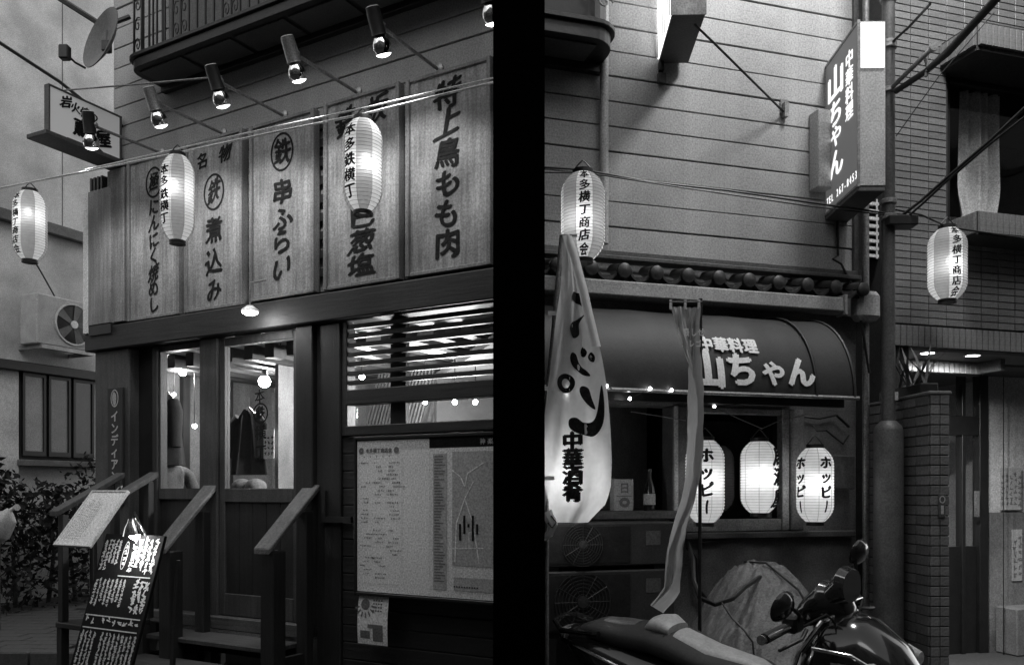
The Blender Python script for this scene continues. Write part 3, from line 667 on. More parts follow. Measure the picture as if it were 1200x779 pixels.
# ------------------------------------------------------------------ balcony, satellite dish
def balcony(F, x0, x1, z0, dp, label, soff, rails, name='iron_balcony'):
    t = T(name, label, 'balcony', (x0, 0, z0), F)
    def rr(a, d0, zz): return Vector((x0 + a, -d0, zz))
    out = [(x1, 0), (x1, -dp)] + [(x0 + .12 * (1 - math.sin(rad(a))), -dp + .12 * (1 - math.cos(rad(a)))) for a in range(0, 91, 18)] + [(x0, 0)]
    t.part('slab', G().prism(out, lambda a, b, d: Vector((a, b, d)), z0, z0 + .07), 'iron', bevel=.004)
    oo = [(a - (.02 if a < x0 + .2 else -.02), b - (.02 if b < -.05 else 0)) for a, b in out]
    t.part('edge_moulding', G().prism(oo, lambda a, b, d: Vector((a, b, d)), z0 + .071, z0 + .10), 'iron', bevel=.004)
    t.part('wall_trim', G().box(x0 + .02, x1, -.05, -.002, z0 - .05, z0 - .002), 'black', bevel=.004)
    n_ = max(1, int((x1 - x0) / .45))
    for k in range(n_):
        a = x0 + .06 + k * (x1 - x0 - .06) / n_
        t.part('soffit_panel', G().box(a + .02, a + (x1 - x0 - .06) / n_ - .02, -dp + .05, -.055, z0 - .012, z0 - .001), soff, bevel=.003)
    if rails:
        n_ = int((rails - x0 - .04) / .085)
        for k in range(n_):
            a = x0 + .05 + k * .085
            t.part('baluster', G().box(a - .006, a + .006, -dp + .024, -dp + .036, z0 + .10, z0 + 1.0), 'iron')
            if k % 6 in (0, 5):
                for q in range(6):
                    zz = z0 + .18 + q * .15
                    t.part('scroll', G().tube([(a + .04 + (.034 - .003 * i) * math.cos(i * .75 + q) * (1 if q % 2 else -1), -dp + .03, zz + (.06 - .005 * i) * math.sin(i * .75 + q)) for i in range(11)], .005, 5), 'iron')
        for b in range(int(dp / .085)): t.part('baluster', G().box(x0 + .02, x0 + .032, -.04 - b * .085, -.028 - b * .085, z0 + .10, z0 + 1.0), 'iron')
        t.part('handrail', G().box(x0, x1, -dp + .01, -dp + .05, z0 + 1.0, z0 + 1.04).box(x0, x0 + .04, -dp + .05, 0, z0 + 1.0, z0 + 1.04), 'iron')
    return t
bx = L(148, 98, .33)
balcony(FL, bx.x, uR - .05, 4.56, .33, 'long wrought iron balcony with scroll railing above the reflector lamps', 'soffit', L(480, 0, .33).x)
single('balcony_window_frame', 'dim shuttered window behind the long balcony railing', 'window', G().box(L(200, 0).x, L(330, 0).x, -.02, -.003, 4.75, 6.6), 'pole', FL, bevel=.004)
# dish
cdish = Wp(119, 45, 6.35); t = T('satellite_dish', 'grey satellite dish on a curved arm beside the balcony end', 'satellite dish', cdish)
axd = Vector((-.60, -.76, .22)).normalized(); mx = Matrix.Translation(cdish) @ axd.to_track_quat('Z', 'Y').to_matrix().to_4x4()
t.part('reflector', G().lathe([(.001, -.055), (.08, -.05), (.16, -.03), (.235, .005), (.24, .008), (.238, .014), (.16, -.018), (.08, -.04), (.001, -.045)], 28, mx), 'pole', smooth=True)
l_ = Wp(76, 62, 6.1); lo_ = mx @ Vector((.0, -.2, .0)); low = Wp(100, 80, 6.25)
t.part('feed_arm', G().tube([low, (low + l_) / 2 + Vector((0, 0, -.015)), l_], .008, 6), 'iron')
t.part('receiver', G().box(-.035, .035, -.03, .03, -.05, .05, Matrix.Translation(l_)), 'iron', bevel=.008)
b1 = Wp(128, 52, 6.42); b2 = Wp(150, 18, 6.5)
t.part('mount_arm', G().tube([Wp(126, 62, 6.4), Wp(127, 38, 6.42), Wp(133, 27, 6.45), Wp(152, 20, 6.5)], .018, 8), 'iron', smooth=True)
t.part('clamp', G().box(-.03, .03, -.03, .03, -.04, .04, Matrix.Translation(Wp(125, 55, 6.4))), 'iron', bevel=.006)

# ------------------------------------------------------------------ steps, rails
st = T('entrance_steps', 'three weathered wooden steps leading up to the glazed door', 'steps', (L(290, 0).x, -.5, 0), FL)
s0, s1 = L(232, 0).x - .12, L(352, 0).x + .06
for k, zt in enumerate((.42, .28, .14)):
    st.part('tread', G().box(s0, s1, -.06 - .30 * (k + 1), -.065 - .30 * k, zt - .035, zt), 'wood_mid_x', bevel=.006)
    st.part('riser', G().box(s0 + .02, s1 - .02, -.08 - .30 * k - .01, -.065 - .30 * k, zt - .14 if k < 2 else 0, zt - .036), 'wood_dark_x')
def dpx(u, px):
    lo, hi = 0, 3
    for _ in range(40):
        m_ = (lo + hi) / 2; q = fw(FL, (u, -m_, 1)); 
        if q.x / q.y * FPX + CX > px: lo = m_
        else: hi = m_
    return lo
for nm, pf, pn, lab in (('l', 250, 195, 'sloping wooden handrail on a thick post beside the chalkboard'), ('r', 369, 315, 'sloping wooden handrail on a thick post beside the street map')):
    u = L(pf, 0).x; dn = dpx(u, pn); zf, zn = L(pf, 567).z, at(FL, pn, 640, dn).z
    t = T('step_handrail', lab, 'handrail', (u, -dn, 0), FL, 'handrails of the tavern steps')
    t.part('rail', G().prism([(-.02, zf), (-dn - .06, zn - .01), (-dn - .06, zn - .05), (-.02, zf - .045)], lambda a, b, d: Vector((d, a, b)), u - .075, u + .065), 'wood_mid_y', bevel=.006)
    t.part('post', G().box(u - .06, u + .055, -dn - .02, -dn + .10, 0, zn - .03), 'wood_dark', bevel=.008)
    t.part('post', G().box(u - .05, u + .045, -.13, -.062, 0, zf - .06 - .13 * (zf - zn) / dn), 'wood_dark', bevel=.006)
    t.part('side_board', G().box(u - .02, u + .015, -dn + .101, -.131, .1, .36), 'wood_dark_x')

# ------------------------------------------------------------------ street map board and poster
md = .14
a, b, c_ = L(418, 511, md), L(579, 511, md), L(418, 692, md)
z1, z0 = 1.775, .805; x0, x1 = a.x, L(590, 0, md).x
t = T('map_board', 'pale framed notice board with street map under the slatted window', 'notice board', ((x0 + x1) / 2, -md, z0), FL)
t.part('backing', G().box(x0, x1, -md + .01, -.035, z0, z1), 'black')
t.part('frame', G().box(x0 - .02, x0, -md - .012, -.036, z0 - .02, z1 + .02).box(x0, x1, -md - .012, -.036, z1, z1 + .02).box(x0, x1, -md - .012, -.036, z0 - .02, z0), 'black', bevel=.003)
xm = L(503, 0, md).x
t.part('list_sheet', G().box(x0 + .005, xm, -md, -md + .009, z0 + .005, z1 - .005), 'notice')
t.part('map_sheet', G().box(xm + .002, x1, -md - .001, -md + .009, z0 + .005, z1 - .065), 'notice_grey')
t.part('header', G().box(xm + .002, x1, -md - .002, -md + .009, z1 - .064, z1 - .005), 'ink')
gl = lettering([('神', L(566, 0, md).x, z1 - .035, .04), ('楽', L(575, 0, md).x, z1 - .035, .04)], .03)
t.part('header_text', lay(gl, FX(-md - .004)), 'print_pale')
lw2 = xm - x0; g = lettering(row('本多横丁商店会', x0 + .075, z1 - .07, .031, .030), .05)
g += [ring2(x0 + .04, z1 - .07, .02, .02, .018), ring2(x0 + .32, z1 - .07, .02, .02, .018)]
for k in range(5): g.append(rect2(x0 + .06 + k * .05, x0 + .068 + k * .05, z1 - .112, z1 - .105))
for j in range(30):
    zz = z1 - .15 - j * .025
    for i in range(3):
        if random.random() < .62:
            xs = x0 + .05 + i * .11 + random.uniform(-.03, .03)
            for k in range(random.randint(3, 7)):
                g.append(rect2(xs + k * .013, xs + k * .013 + random.uniform(.004, .010), zz + random.uniform(-.004, 0), zz + random.uniform(.004, .009)))
t.part('list_print', lay(g, FX(-md - .0025)), 'print_grey', kind='stuff')
t.part('list_border', lay([rect2(x0 + .36, x0 + .364, z0 + .05, z1 - .02), rect2(x0 + .01, x0 + .36, z0 + .06, z0 + .064)], FX(-md - .0022)), 'notice_grey')
mw = x1 - xm; g = [rect2(xm + .03, xm + .13, z0 + .05, z1 - .10)]; t.part('map_legend', lay(g, FX(-md - .003)), 'print_pale')
g = []
for j in range(44): g.append(rect2(xm + .04, xm + .04 + random.uniform(.03, .08), z1 - .12 - j * .0175, z1 - .113 - j * .0175))
t.part('legend_print', lay(g, FX(-md - .0045)), 'print_grey')
xq = xm + .17
t.part('map_blocks', lay([rect2(xq, x1 - .02, z0 + .20, z1 - .09), rect2(xq + .01, x1 - .03, z0 + .05, z0 + .13)], FX(-md - .003)), 'print_pale')
def path2(pts, w_):
    out = []
    for i in range(len(pts) - 1):
        a_, b_ = Vector(pts[i]), Vector(pts[i + 1]); n_ = (b_ - a_).normalized(); n_ = Vector((-n_.y, n_.x)) * w_ / 2
        out.append(([tuple(a_ + n_), tuple(a_ - n_), tuple(b_ - n_), tuple(b_ + n_)], [(0, 1, 2, 3)], i % 3))
    return out
g = path2([(xq + .02, z0 + .22), (xq + .03, z0 + .45), (xq + .09, z0 + .60), (xq + .15, z0 + .45), (xq + .19, z0 + .22)], .008) + path2([(xq, z1 - .20), (xq + .06, z1 - .24), (xq + .09, z1 - .30), (xq + .11, z1 - .22), (xq + .22, z1 - .16)], .007) + path2([(xq + .09, z0 + .60), (xq + .15, z0 + .70)], .006) + path2([(xq, z0 + .30), (xq + .22, z0 + .31)], .005) + path2([(xq + .12, z0 + .3), (xq + .12, z0 + .4), (xq + .2, z0 + .4)], .005)
t.part('map_lines', lay(g, FX(-md - .0045)), 'notice')
t.part('map_marks', lay([rect2(xq + .05 + i * .03, xq + .065 + i * .03, z0 + .35 + .04 * (i % 3), z0 + .45 + .05 * (i % 2)) for i in range(5)] + [rect2(xq + .012 + i * .018, xq + .022 + i * .018, z0 + .07, z0 + .078) for i in range(10)], FX(-md - .006)), 'ink', kind='stuff')

a, b = L(420, 694, .12), L(455, 757, .12)
t = T('small_poster', 'small crumpled poster with sunburst drawing hung below the map board', 'poster', (a.x, -.12, b.z), FL)
pw, ph = b.x - a.x, L(437, 698, .12).z - L(437, 755, .12).z; zt = z0 - .022
def PF(x, y, l): return Vector((a.x + x + .012 * y / ph, -.125 - l - .012 * math.sin(y / ph * 3), zt - ph + y))
t.part('sheet', G().grid(lambda s_, q: PF(s_ * pw, q * ph, 0), 4, 10), 'notice')
g = [ring2(pw * .25, ph * .82, .035, .035, .034), rect2(pw * .1, pw * .42, ph * .12, ph * .28), rect2(pw * .52, pw * .85, ph * .08, ph * .42), rect2(pw * .35, pw * .55, ph * .34, ph * .42)]
for k in range(7):
    an = rad(200 + k * 25); g.append(([(pw * .25 + math.cos(an + q) * rr_, ph * .82 + math.sin(an + q) * rr_) for q, rr_ in ((-.08, .05), (.08, .05), (.08, .085), (-.08, .085))], [(0, 1, 2, 3)], 0))
for k in range(4): g += [rect2(pw * .5 + i * .02, pw * .5 + i * .02 + .013, ph * (.9 - k * .07), ph * (.93 - k * .07)) for i in range(4)]
t.part('drawing', lay([q for q in g if all(0 <= y <= ph for _, y in q[0])], lambda x, y, l: PF(x, y, l + .002), .03), 'print_grey')

# ------------------------------------------------------------------ menu stand, chalkboard, bench
a = L(65, 637, .95)
t = T('menu_stand', 'white framed menu sheet tilted on a thin metal stand', 'menu stand', (a.x + .15, a.y, 0), FL)
tl = rad(38); mx = Matrix.Translation((a.x, a.y, a.z)) @ Matrix.Rotation(-tl, 4, 'X')
mw_, mh_ = L(105, 640, .95).x - a.x, .44
t.part('sheet', G().box(0, mw_, 0, .012, 0, mh_, mx), 'notice')
t.part('frame', G().box(-.012, 0, -.008, .016, -.012, mh_ + .012, mx).box(mw_, mw_ + .012, -.008, .016, -.012, mh_ + .012, mx).box(0, mw_, -.008, .016, -.012, 0, mx).box(0, mw_, -.008, .016, mh_, mh_ + .012, mx), 'white', bevel=.002)
gl = []
for i in range(9): gl += scribble(.02 + i * .022, .04 + i * .022, .04, mh_ - random.uniform(.05, .12), 16, .012, .12)
t.part('writing', lay(gl, lambda x, y, l: mx @ Vector((x, -.0015 - l, y))), 'print_grey', kind='stuff')
t.part('pole', G().tube([(a.x + mw_ / 2, a.y + .14, 0), (a.x + mw_ / 2, a.y + .14, a.z + .14)], .014), 'iron')
t.part('base', G().lathe([(.16, .0), (.16, .015), (.02, .03)], 20, Matrix.Translation((a.x + mw_ / 2, a.y + .14, .001))), 'iron')
t.part('hook', G().tube([mx @ Vector((mw_ * .62, .01, mh_ + .012)), mx @ Vector((mw_ * .62, .01, mh_ + .05)), mx @ Vector((mw_ * .70, .01, mh_ + .06)), mx @ Vector((mw_ * .72, .01, mh_ + .04))], .004, 6), 'steel')

q = L(86, 779, 1.18); k0 = L(162, 779, 1.18); top = L(150, 648, .95)
ln_ = rad(17); cw = k0.x - q.x - .05
zb = .06; ch = 1.17
mx = Matrix.Translation((q.x + .0, -1.30, zb)) @ Matrix.Rotation(-ln_, 4, 'X')
t = T('chalkboard', 'leaning black menu board crowded with white handwriting', 'chalkboard', (q.x + cw / 2, -1.30, 0), FL)
t.part('panel', G().box(0, cw, 0, .02, 0, ch, mx), 'slate', bevel=.003)
t.part('leg', G().box(.02, .05, .25, .27, -.02, 1.0, Matrix.Translation((q.x, -1.16, .04)) @ Matrix.Rotation(rad(-4), 4, 'X')), 'wood_dark')
t.part('leg', G().box(cw - .05, cw - .02, .25, .27, -.02, 1.0, Matrix.Translation((q.x, -1.16, .04)) @ Matrix.Rotation(rad(-4), 4, 'X')), 'wood_dark')
gl = []
def cols(x0, x1, y0, y1, n, s_):
    out = []
    for i in range(n):
        if random.random() < .95: out += scribble(x0 + (x1 - x0) * i / n, x0 + (x1 - x0) * (i + 1) / n, y0 + random.uniform(0, .05), y1, int((y1 - y0) / s_ / .95), s_, .26)
    return out
gl += cols(.02, cw * .34, ch * .80, ch * .97, 5, .024) + cols(cw * .52, cw * .96, ch * .79, ch * .98, 5, .034) + [ring2(cw * .43, ch * .885, .026, .09, .006)] + scribble(cw * .38, cw * .48, ch * .82, ch * .95, 4, .03)
gl += cols(.02, cw * .58, ch * .60, ch * .755, 8, .022) + cols(cw * .62, cw * .96, ch * .57, ch * .76, 4, .036)
gl += cols(.02, cw * .96, ch * .51, ch * .54, 10, .03)
gl += cols(.02, cw * .98, .04, ch * .475, 14, .021)
gl += [rect2(cw * .4, cw * .94, ch * .772, ch * .778), rect2(.02, cw * .95, ch * .556, ch * .562), rect2(.02, cw * .95, ch * .49, ch * .496)]
t.part('handwriting', lay(gl, lambda x, y, l: mx @ Vector((x, -.0015 - l, y))), 'chalk')
# clip lamp on the board
lp = mx @ Vector((cw * .66, -.09, ch + .03))
t = T('clip_lamp', 'bright clip-on lamp shining down on the black menu board', 'lamp', lp, FL)
am = Vector((.05, .12, -.95)).normalized(); m2 = Matrix.Translation(lp) @ am.to_track_quat('Z', 'Y').to_matrix().to_4x4()
t.part('shade', G().lathe([(.022, -.05), (.03, -.03), (.05, .0), (.068, .05), (.064, .048), (.046, .0), (.027, -.03)], 20, m2), 'chrome', smooth=True)
t.part('bulb', G().lathe(sphere(.034, 8, 1.1, .045), 14, m2), 'bulb', smooth=True)
t.part('arm', G().tube([m2 @ Vector((0, 0, -.05)), lp + Vector((.02, -.01, .09)), mx @ Vector((cw * .66, .01, ch + .0))], .006, 6), 'steel')
t.light('clip_light', m2 @ Vector((0, 0, .09)), 4, .03, 150, am, .5)

a = L(66, 712, .74); b = L(112, 712, .74)
t = T('wooden_bench', 'dark open wooden stand with sloping arm behind the menu sheet', 'bench', ((a.x + b.x) / 2, -.5, 0), FL)
x0, x1 = a.x, b.x; zs = .52
t.part('seat', G().box(x0, x1, -.75, -.30, zs - .04, zs), 'wood_dark_x', bevel=.006)
for xx in (x0, x1 - .06):
    for yy in (-.74, -.37):
        t.part('leg', G().box(xx, xx + .06, yy, yy + .06, 0, zs - .041), 'wood_dark', bevel=.004)
    t.part('arm_post', G().box(xx, xx + .055, -.73, -.68, zs + .001, 1.28), 'wood_dark', bevel=.004)
    t.part('arm_rail', G().prism([(-.78, 1.27), (-.25, 1.55), (-.25, 1.59), (-.78, 1.31)], lambda p_, z_, d: Vector((d, p_, z_)), xx - .02, xx + .08), 'wood_mid', bevel=.004)
    t.part('arm_post', G().box(xx, xx + .055, -.32, -.27, zs + .001, 1.52), 'wood_dark', bevel=.004)

# ------------------------------------------------------------------ paper lanterns
def lantern(pos, h, r, label, text, tang, watts, tint=True, group='paper street lanterns', gore0=0, panels=6, mats=('lantern_white', 'lantern_tint'), tsize=.075, tstep=None, extra=(), bold=.04, boff=(.02, -.02, .04), cable=None):
    pos = Vector(pos); tang += math.degrees(math.atan2(-pos.x, pos.y)); gore0 = tang - 90 - 180 / panels
    extra = tuple((q_, a_ + math.degrees(math.atan2(-pos.x, pos.y))) for q_, a_ in extra); t = T('paper_lantern', label, 'lantern', pos - Vector((0, 0, h / 2)), I4, group)
    n, nr = 48, 26; prof = []
    def rad_at(z):
        s_ = abs(z) / (h / 2)
        return r * (1 - max(0, (s_ - .52) / .48) ** 2.3 * .52)
    for i in range(nr * 2 + 1):
        z = -h / 2 + h * i / (nr * 2); prof.append((rad_at(z) * (1 if i % 2 else .955), z))
    mx = Matrix.Translation(pos)
    mf = (lambda a: int(((a - gore0) % 360) / (360 / panels)) % 2) if tint else None
    g = G(); vs = []
    for rr_, z in prof: vs += [mx @ Vector((rr_ * math.cos(2 * math.pi * k / n), rr_ * math.sin(2 * math.pi * k / n), z)) for k in range(n)]
    g.v = vs
    for i in range(len(prof) - 1):
        for k in range(n):
            g.f.append((i * n + k, i * n + (k + 1) % n, (i + 1) * n + (k + 1) % n, (i + 1) * n + k)); g.mi.append(mf((k + .5) / n * 360) if mf else 0)
    t.part('paper', g, list(mats), smooth=True, ang=80)
    rc = rad_at(h / 2)
    for k in range(8):
        a0 = 2 * math.pi * k / 8 + rad(gore0)
        t.part('seam', G().tube([pos + Vector(((rad_at(z) + .0006) * math.cos(a0), (rad_at(z) + .0006) * math.sin(a0), z)) for z in [-h / 2 + h * i / 16 for i in range(17)]], .0013, 4), 'gutter')
    rg = G()
    for i in range(1, nr):
        z = -h / 2 + h * i / nr; q_ = rad_at(z); rg.lathe([(q_ * .958, z - .0012), (q_ * .958 + .003, z), (q_ * .958, z + .0012), (q_ * .958, z - .0012)], 36, mx)
    t.part('ribs', rg, 'gutter', kind='stuff')
    for nm_, z0_, z1_ in (('top_ring', h / 2 - .002, h / 2 + .022), ('bottom_ring', -h / 2 - .022, -h / 2 + .002)):
        t.part(nm_, G().lathe([(rc * .78, z0_), (rc * .99, z0_), (rc * .99, z1_), (rc * .78, z1_), (rc * .78, z0_)], 24, mx), 'black', smooth=True)
    t.part('hanger', G().tube([pos + Vector((-rc * .9, 0, h / 2 + .02)), pos + Vector((-rc * .3, 0, h / 2 + .06)), pos + Vector((0, 0, h / 2 + .075)), pos + Vector((rc * .3, 0, h / 2 + .06)), pos + Vector((rc * .9, 0, h / 2 + .02))], .004, 5), 'iron')
    for cols_, ta in ((text, tang),) + tuple(extra):
        if not cols_: continue
        st_ = tstep or tsize * 1.04; tot = st_ * len(cols_)
        gl = lettering([(c, 0, tot / 2 - st_ * (i + .5), tsize) for i, c in enumerate(cols_)], bold, .03, rot90='ー')
        a0 = rad(ta)
        t.part('lettering', lay(gl, lambda x, y, l: pos + Vector(((rad_at(y) + .0025 + l) * math.sin(a0 + x / r), -(rad_at(y) + .0025 + l) * math.cos(a0 + x / r), y)), .02), 'ink')
    bp_ = pos + Vector(boff)
    t.part('bulb', G().lathe(sphere(.028, 8, 1.2), 12, Matrix.Translation(bp_)), 'lantern_bulb', smooth=True)
    t.light('lantern_light', bp_ - Vector((0, 0, .055)), watts * .024, .02)
    return t
lantern(Wp(425, 195, 5.05), .535, .117, 'striped paper lantern with five characters hanging before the lantern board', '本多鉄横丁', -40, 8, gore0=-102 + 0, panels=8, tsize=.085, boff=(.03, -.07, .02))
lantern(Wp(208, 233, 5.55), .55, .108, 'striped paper lantern hanging between the two leftmost painted boards', '本多鉄横丁', -47, 8, gore0=-112, panels=8, tsize=.075, boff=(-.0, -.06, .08))
lantern(Wp(35, 265, 6.9), .55, .128, 'striped paper lantern hanging before the pale plastered building', '本多横丁商店会', -52, 8, gore0=-112, panels=8, tsize=.068, boff=(.02, -.06, .10))

# ------------------------------------------------------------------ cables on the left
def cable(pts, r, label, m='black', F=I4, sag=0.0, cat='cable'):
    pts = [Vector(p) for p in pts]
    if len(pts) == 2:
        a_, b_ = pts; pts = [a_.lerp(b_, i / 12) + Vector((0, 0, -sag * 4 * (i / 12) * (1 - i / 12))) for i in range(13)]
    return single('overhead_cable' if cat == 'cable' else 'rod', label, cat, G().tube(pts, r, 6), m, smooth=True)
cable([Wp(-190, 262, 8.6), Wp(-8, 222, 7.0), Wp(100, 201, 6.2), Wp(210, 179, 5.55), Wp(330, 153, 5.25), Wp(425, 134, 5.05), Wp(510, 113, 4.95), Wp(590, 94, 4.85)], .007, 'pale thick cable carrying the striped lanterns along the tavern', 'white')
cable([Wp(100, 199, 6.2), Wp(210, 174, 5.55), Wp(330, 147, 5.25), Wp(425, 127, 5.05), Wp(510, 107, 4.95), Wp(590, 89, 4.85)], .005, 'thinner pale cable just above the lantern carrying cable', 'white')
cable([Wp(-150, -47, 7.3), Wp(-10, 44, 8.5), Wp(70, 96, 9.2), Wp(100, 120, 9.6)], .018, 'thick dark cable crossing the pale plastered wall diagonally', 'black')
cable([Wp(66, -4, 8.0), Wp(110, 24, 8.2), Wp(150, 50, 8.4)], .026, 'thickest dark conduit running behind the satellite dish', 'pole')
cable([Wp(75, 106, 6.5), Wp(150, 100, 6.2), Wp(260, 90, 5.9)], .006, 'thin pale stay wire from projecting sign to the balcony soffit', 'steel')
cable([fw(FB, Bk(38, 283, .02)), fw(FB, Bk(40, 305, .03)), fw(FB, Bk(50, 322, .05)), fw(FB, Bk(64, 347, .14))], .010, 'short dark cord running down from lantern to air conditioner', 'black')
# ================================================================== black pillar, added in place of the bar between the two views
pl_ = T('added_black_pillar', 'matt black pillar added as a bar between the two views', 'pillar', (.036, 4.75, 0))
pl_.part('shaft', G().box(-.0885, .1535, 4.0, 5.0, .12, 7.4), 'pillar')
pl_.part('plinth', G().box(-.10, .165, 3.985, 5.0, 0, .1195), 'pillar')

# ================================================================== RIGHT SHOP
vL, vR = -.25, R(1003, 0).x
rb = T('noodle_shop_building', 'pale sided shop with tiled eave and barrel awning', 'building', ((vL + vR) / 2, 0, 0), FR)
EZ = 2.80
wall = rb.part('wall', G().box(vL, vR, .03, 4, EZ - .2, 7.2), 'siding')
sbm = mesh_of(G().box(vL, vR, 0, .0295, .005, .148), 'siding_board', 'siding', bevel=.003)
for k in range(28): rb.inst('siding_board', sbm, (0, random.uniform(-.0015, .0015), EZ + .08 + k * .1505 + random.uniform(-.002, .002)), wall, rot=(random.uniform(-.012, .012), random.uniform(-.0008, .0008), 0))
rb.part('corner_trim', G().box(vR - .03, vR + .03, -.025, .03, EZ, 7.2), 'pole', bevel=.005)
rb.part('corner_pipe', G().tube([(vR + .02, -.07, 7.2), (vR + .02, -.07, .1)], .022, 10), 'steel', smooth=True)
for zz in (2.7, 3.6, 4.4): rb.part('pipe_clip', G().lathe([(.028, 0), (.028, .03)], 12, Matrix.Translation((vR + .02, -.07, zz))), 'black')
# small eave of roof tiles
ev = rb.part('eave', G().prism([(0.0, EZ - .03), (-.14, EZ - .095), (-.14, EZ - .125), (0.0, EZ - .08)], lambda a, b, d: Vector((d, a, b)), vL, vR - .06), 'rooftile')
tw = .205; nt = int((vR - .1 - vL) / tw)
capm = mesh_of(G().lathe([(.001, -.012), (.03, -.010), (.043, 0), (.043, .03), (.001, .03)], 16, Matrix.Rotation(rad(-90), 4, 'X')), 'tile_cap', 'rooftile', smooth=True)
covm = mesh_of(G().add([(.046 * math.cos(rad(a)), y, .046 * math.sin(rad(a)) + z) for y, z in ((0, 0), (.14, .03)) for a in range(0, 181, 20)], [(i, i + 1, i + 11, i + 10) for i in range(9)]), 'cover_tile', 'rooftile', smooth=True)
panm = mesh_of(G().prism([(.045 + i * (tw - .09) / 8, -.035 * math.sin(math.pi * i / 8)) for i in range(9)] + [(.045 + i * (tw - .09) / 8, -.018 - .035 * math.sin(math.pi * i / 8)) for i in range(8, -1, -1)], lambda a, b, d: Vector((a, d, b + d * .2)), 0, .12), 'pan_tile', 'rooftile')
for k in range(nt + 1):
    x = vL + .05 + k * tw
    rb.inst('tile_cap', capm, (x, -.195, EZ - .075), ev)
    rb.inst('cover_tile', covm, (x, -.17, EZ - .075), ev)
    if k < nt: rb.inst('pan_tile', panm, (x, -.18, EZ - .085), ev)
rb.part('eave_flashing', G().box(vL, vR - .03, -.10, -.002, EZ + .01, EZ + .035).box(vL, vR - .03, -.06, -.002, EZ + .036, EZ + .075), 'pole', bevel=.004)
# gutter board under the eave
gz = R(820, 348, .22).z
gt = rb.part('gutter', G().prism([(-.24, gz + .055), (-.27, gz + .045), (-.275, gz - .035), (-.25, gz - .05), (-.20, gz - .05), (-.20, gz + .055)], lambda a, b, d: Vector((d, a, b)), vL, R(985, 0, .24).x), 'gutter', bevel=.004)
rb.part('gutter_stop', G().box(R(985, 0, .24).x + .001, R(985, 0, .24).x + .02, -.285, -.19, gz - .06, gz + .065), 'gutter', bevel=.003)
# downpipe
p = R(708, 50, .05)
rb.part('downpipe', G().tube([(p.x, -.05, 7.0), (p.x, -.05, EZ + .11)], .026, 10), 'pale', smooth=True)
# lower storey
lz = 2.02
SG0, SG1 = R(802, 0).x, R(922, 0).x
C0, C1 = vL, R(786, 0).x
cz = R(740, 598).z; wz = R(860, 622).z
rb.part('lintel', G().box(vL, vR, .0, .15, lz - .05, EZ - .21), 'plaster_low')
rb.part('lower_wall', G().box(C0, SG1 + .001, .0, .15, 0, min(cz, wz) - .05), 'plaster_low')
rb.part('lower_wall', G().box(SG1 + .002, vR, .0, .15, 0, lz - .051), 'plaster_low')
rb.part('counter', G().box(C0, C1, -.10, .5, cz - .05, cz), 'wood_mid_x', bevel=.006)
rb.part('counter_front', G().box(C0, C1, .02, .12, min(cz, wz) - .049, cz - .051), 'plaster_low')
rb.part('post', G().box(C1, SG0, -.03, .12, wz - .05, lz - .052), 'pole', bevel=.006)
rb.part('post_strip', G().box(C1 + .002, C1 + .03, -.045, -.031, wz - .05, lz - .052), 'gutter', bevel=.004)
wf = rb.part('window', G().box(SG0, SG0 + .04, -.02, .08, wz, lz - .052).box(SG1 - .05, SG1, -.03, .08, wz, lz - .052).box(SG0 + .04, SG1 - .05, -.02, .08, wz, wz + .075).box(SG0 + .04, SG1 - .05, -.02, .08, lz - .09, lz - .052), 'steel', bevel=.004)
rb.part('glass_pane', G().box(SG0 + .04, SG1 - .05, .03, .036, wz + .075, lz - .09), 'glass_dark', wf)
rb.part('window_sill', G().box(SG0 - .02, vR - .04, -.055, -.001, wz - .045, wz - .004), 'pole', bevel=.006)
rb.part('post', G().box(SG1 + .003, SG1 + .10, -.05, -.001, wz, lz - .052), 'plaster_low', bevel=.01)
rb.part('room', G().box(vL, vR, 2.0, 2.1, .3, 2.4).box(vL, vR, .16, 2.0, .3, .36).box(vL, vR, .16, 2.0, 2.35, 2.4).box(vR - .1, vR, .16, 2.0, .36, 2.35), 'dark')
rb.part('vent_box', G().box(R(963, 0).x, R(1002, 0).x - .06, -.08, -.001, R(980, 573).z, R(980, 534).z), 'pole', bevel=.006)
pts = [R(935, 585, .03), R(938, 500, .03), R(942, 488, .03), R(960, 490, .04), R(980, 486, .04), R(995, 500, .04)]
rb.part('wall_cable', G().tube(pts, .009, 6), 'black', smooth=True)
pts = [R(952, 498, .03), R(958, 505, .05), R(968, 504, .05), R(978, 512, .05), R(988, 520, .05), R(995, 510, .04)]
rb.part('wall_cable', G().tube(pts, .006, 6), 'black', smooth=True)
rb.part('wall_cable', G().tube([R(806, 640, .03), R(815, 655, .04), R(818, 690, .06), R(830, 705, .06), R(850, 708, .05), R(885, 690, .04)], .014, 8), 'black', smooth=True)
rb.part('wall_cable', G().tube([R(818, 636, .03), R(850, 632, .03), R(885, 628, .03)], .008, 6), 'black', smooth=True)
rb.part('wall_cable', G().tube([(R(980, 310).x, -.01, R(980, 250).z), (R(980, 0).x + .004, -.012, R(980, 300).z), (R(980, 0).x - .05, -.03, R(972, 305).z), (R(980, 0).x, -.05, R(985, 312).z), (R(990, 0).x, -.10, R(990, 345).z), (R(998, 0).x, -.12, R(998, 400).z), (R(1004, 0).x, -.12, R(1004, 440).z)], .008, 6), 'black', smooth=True)

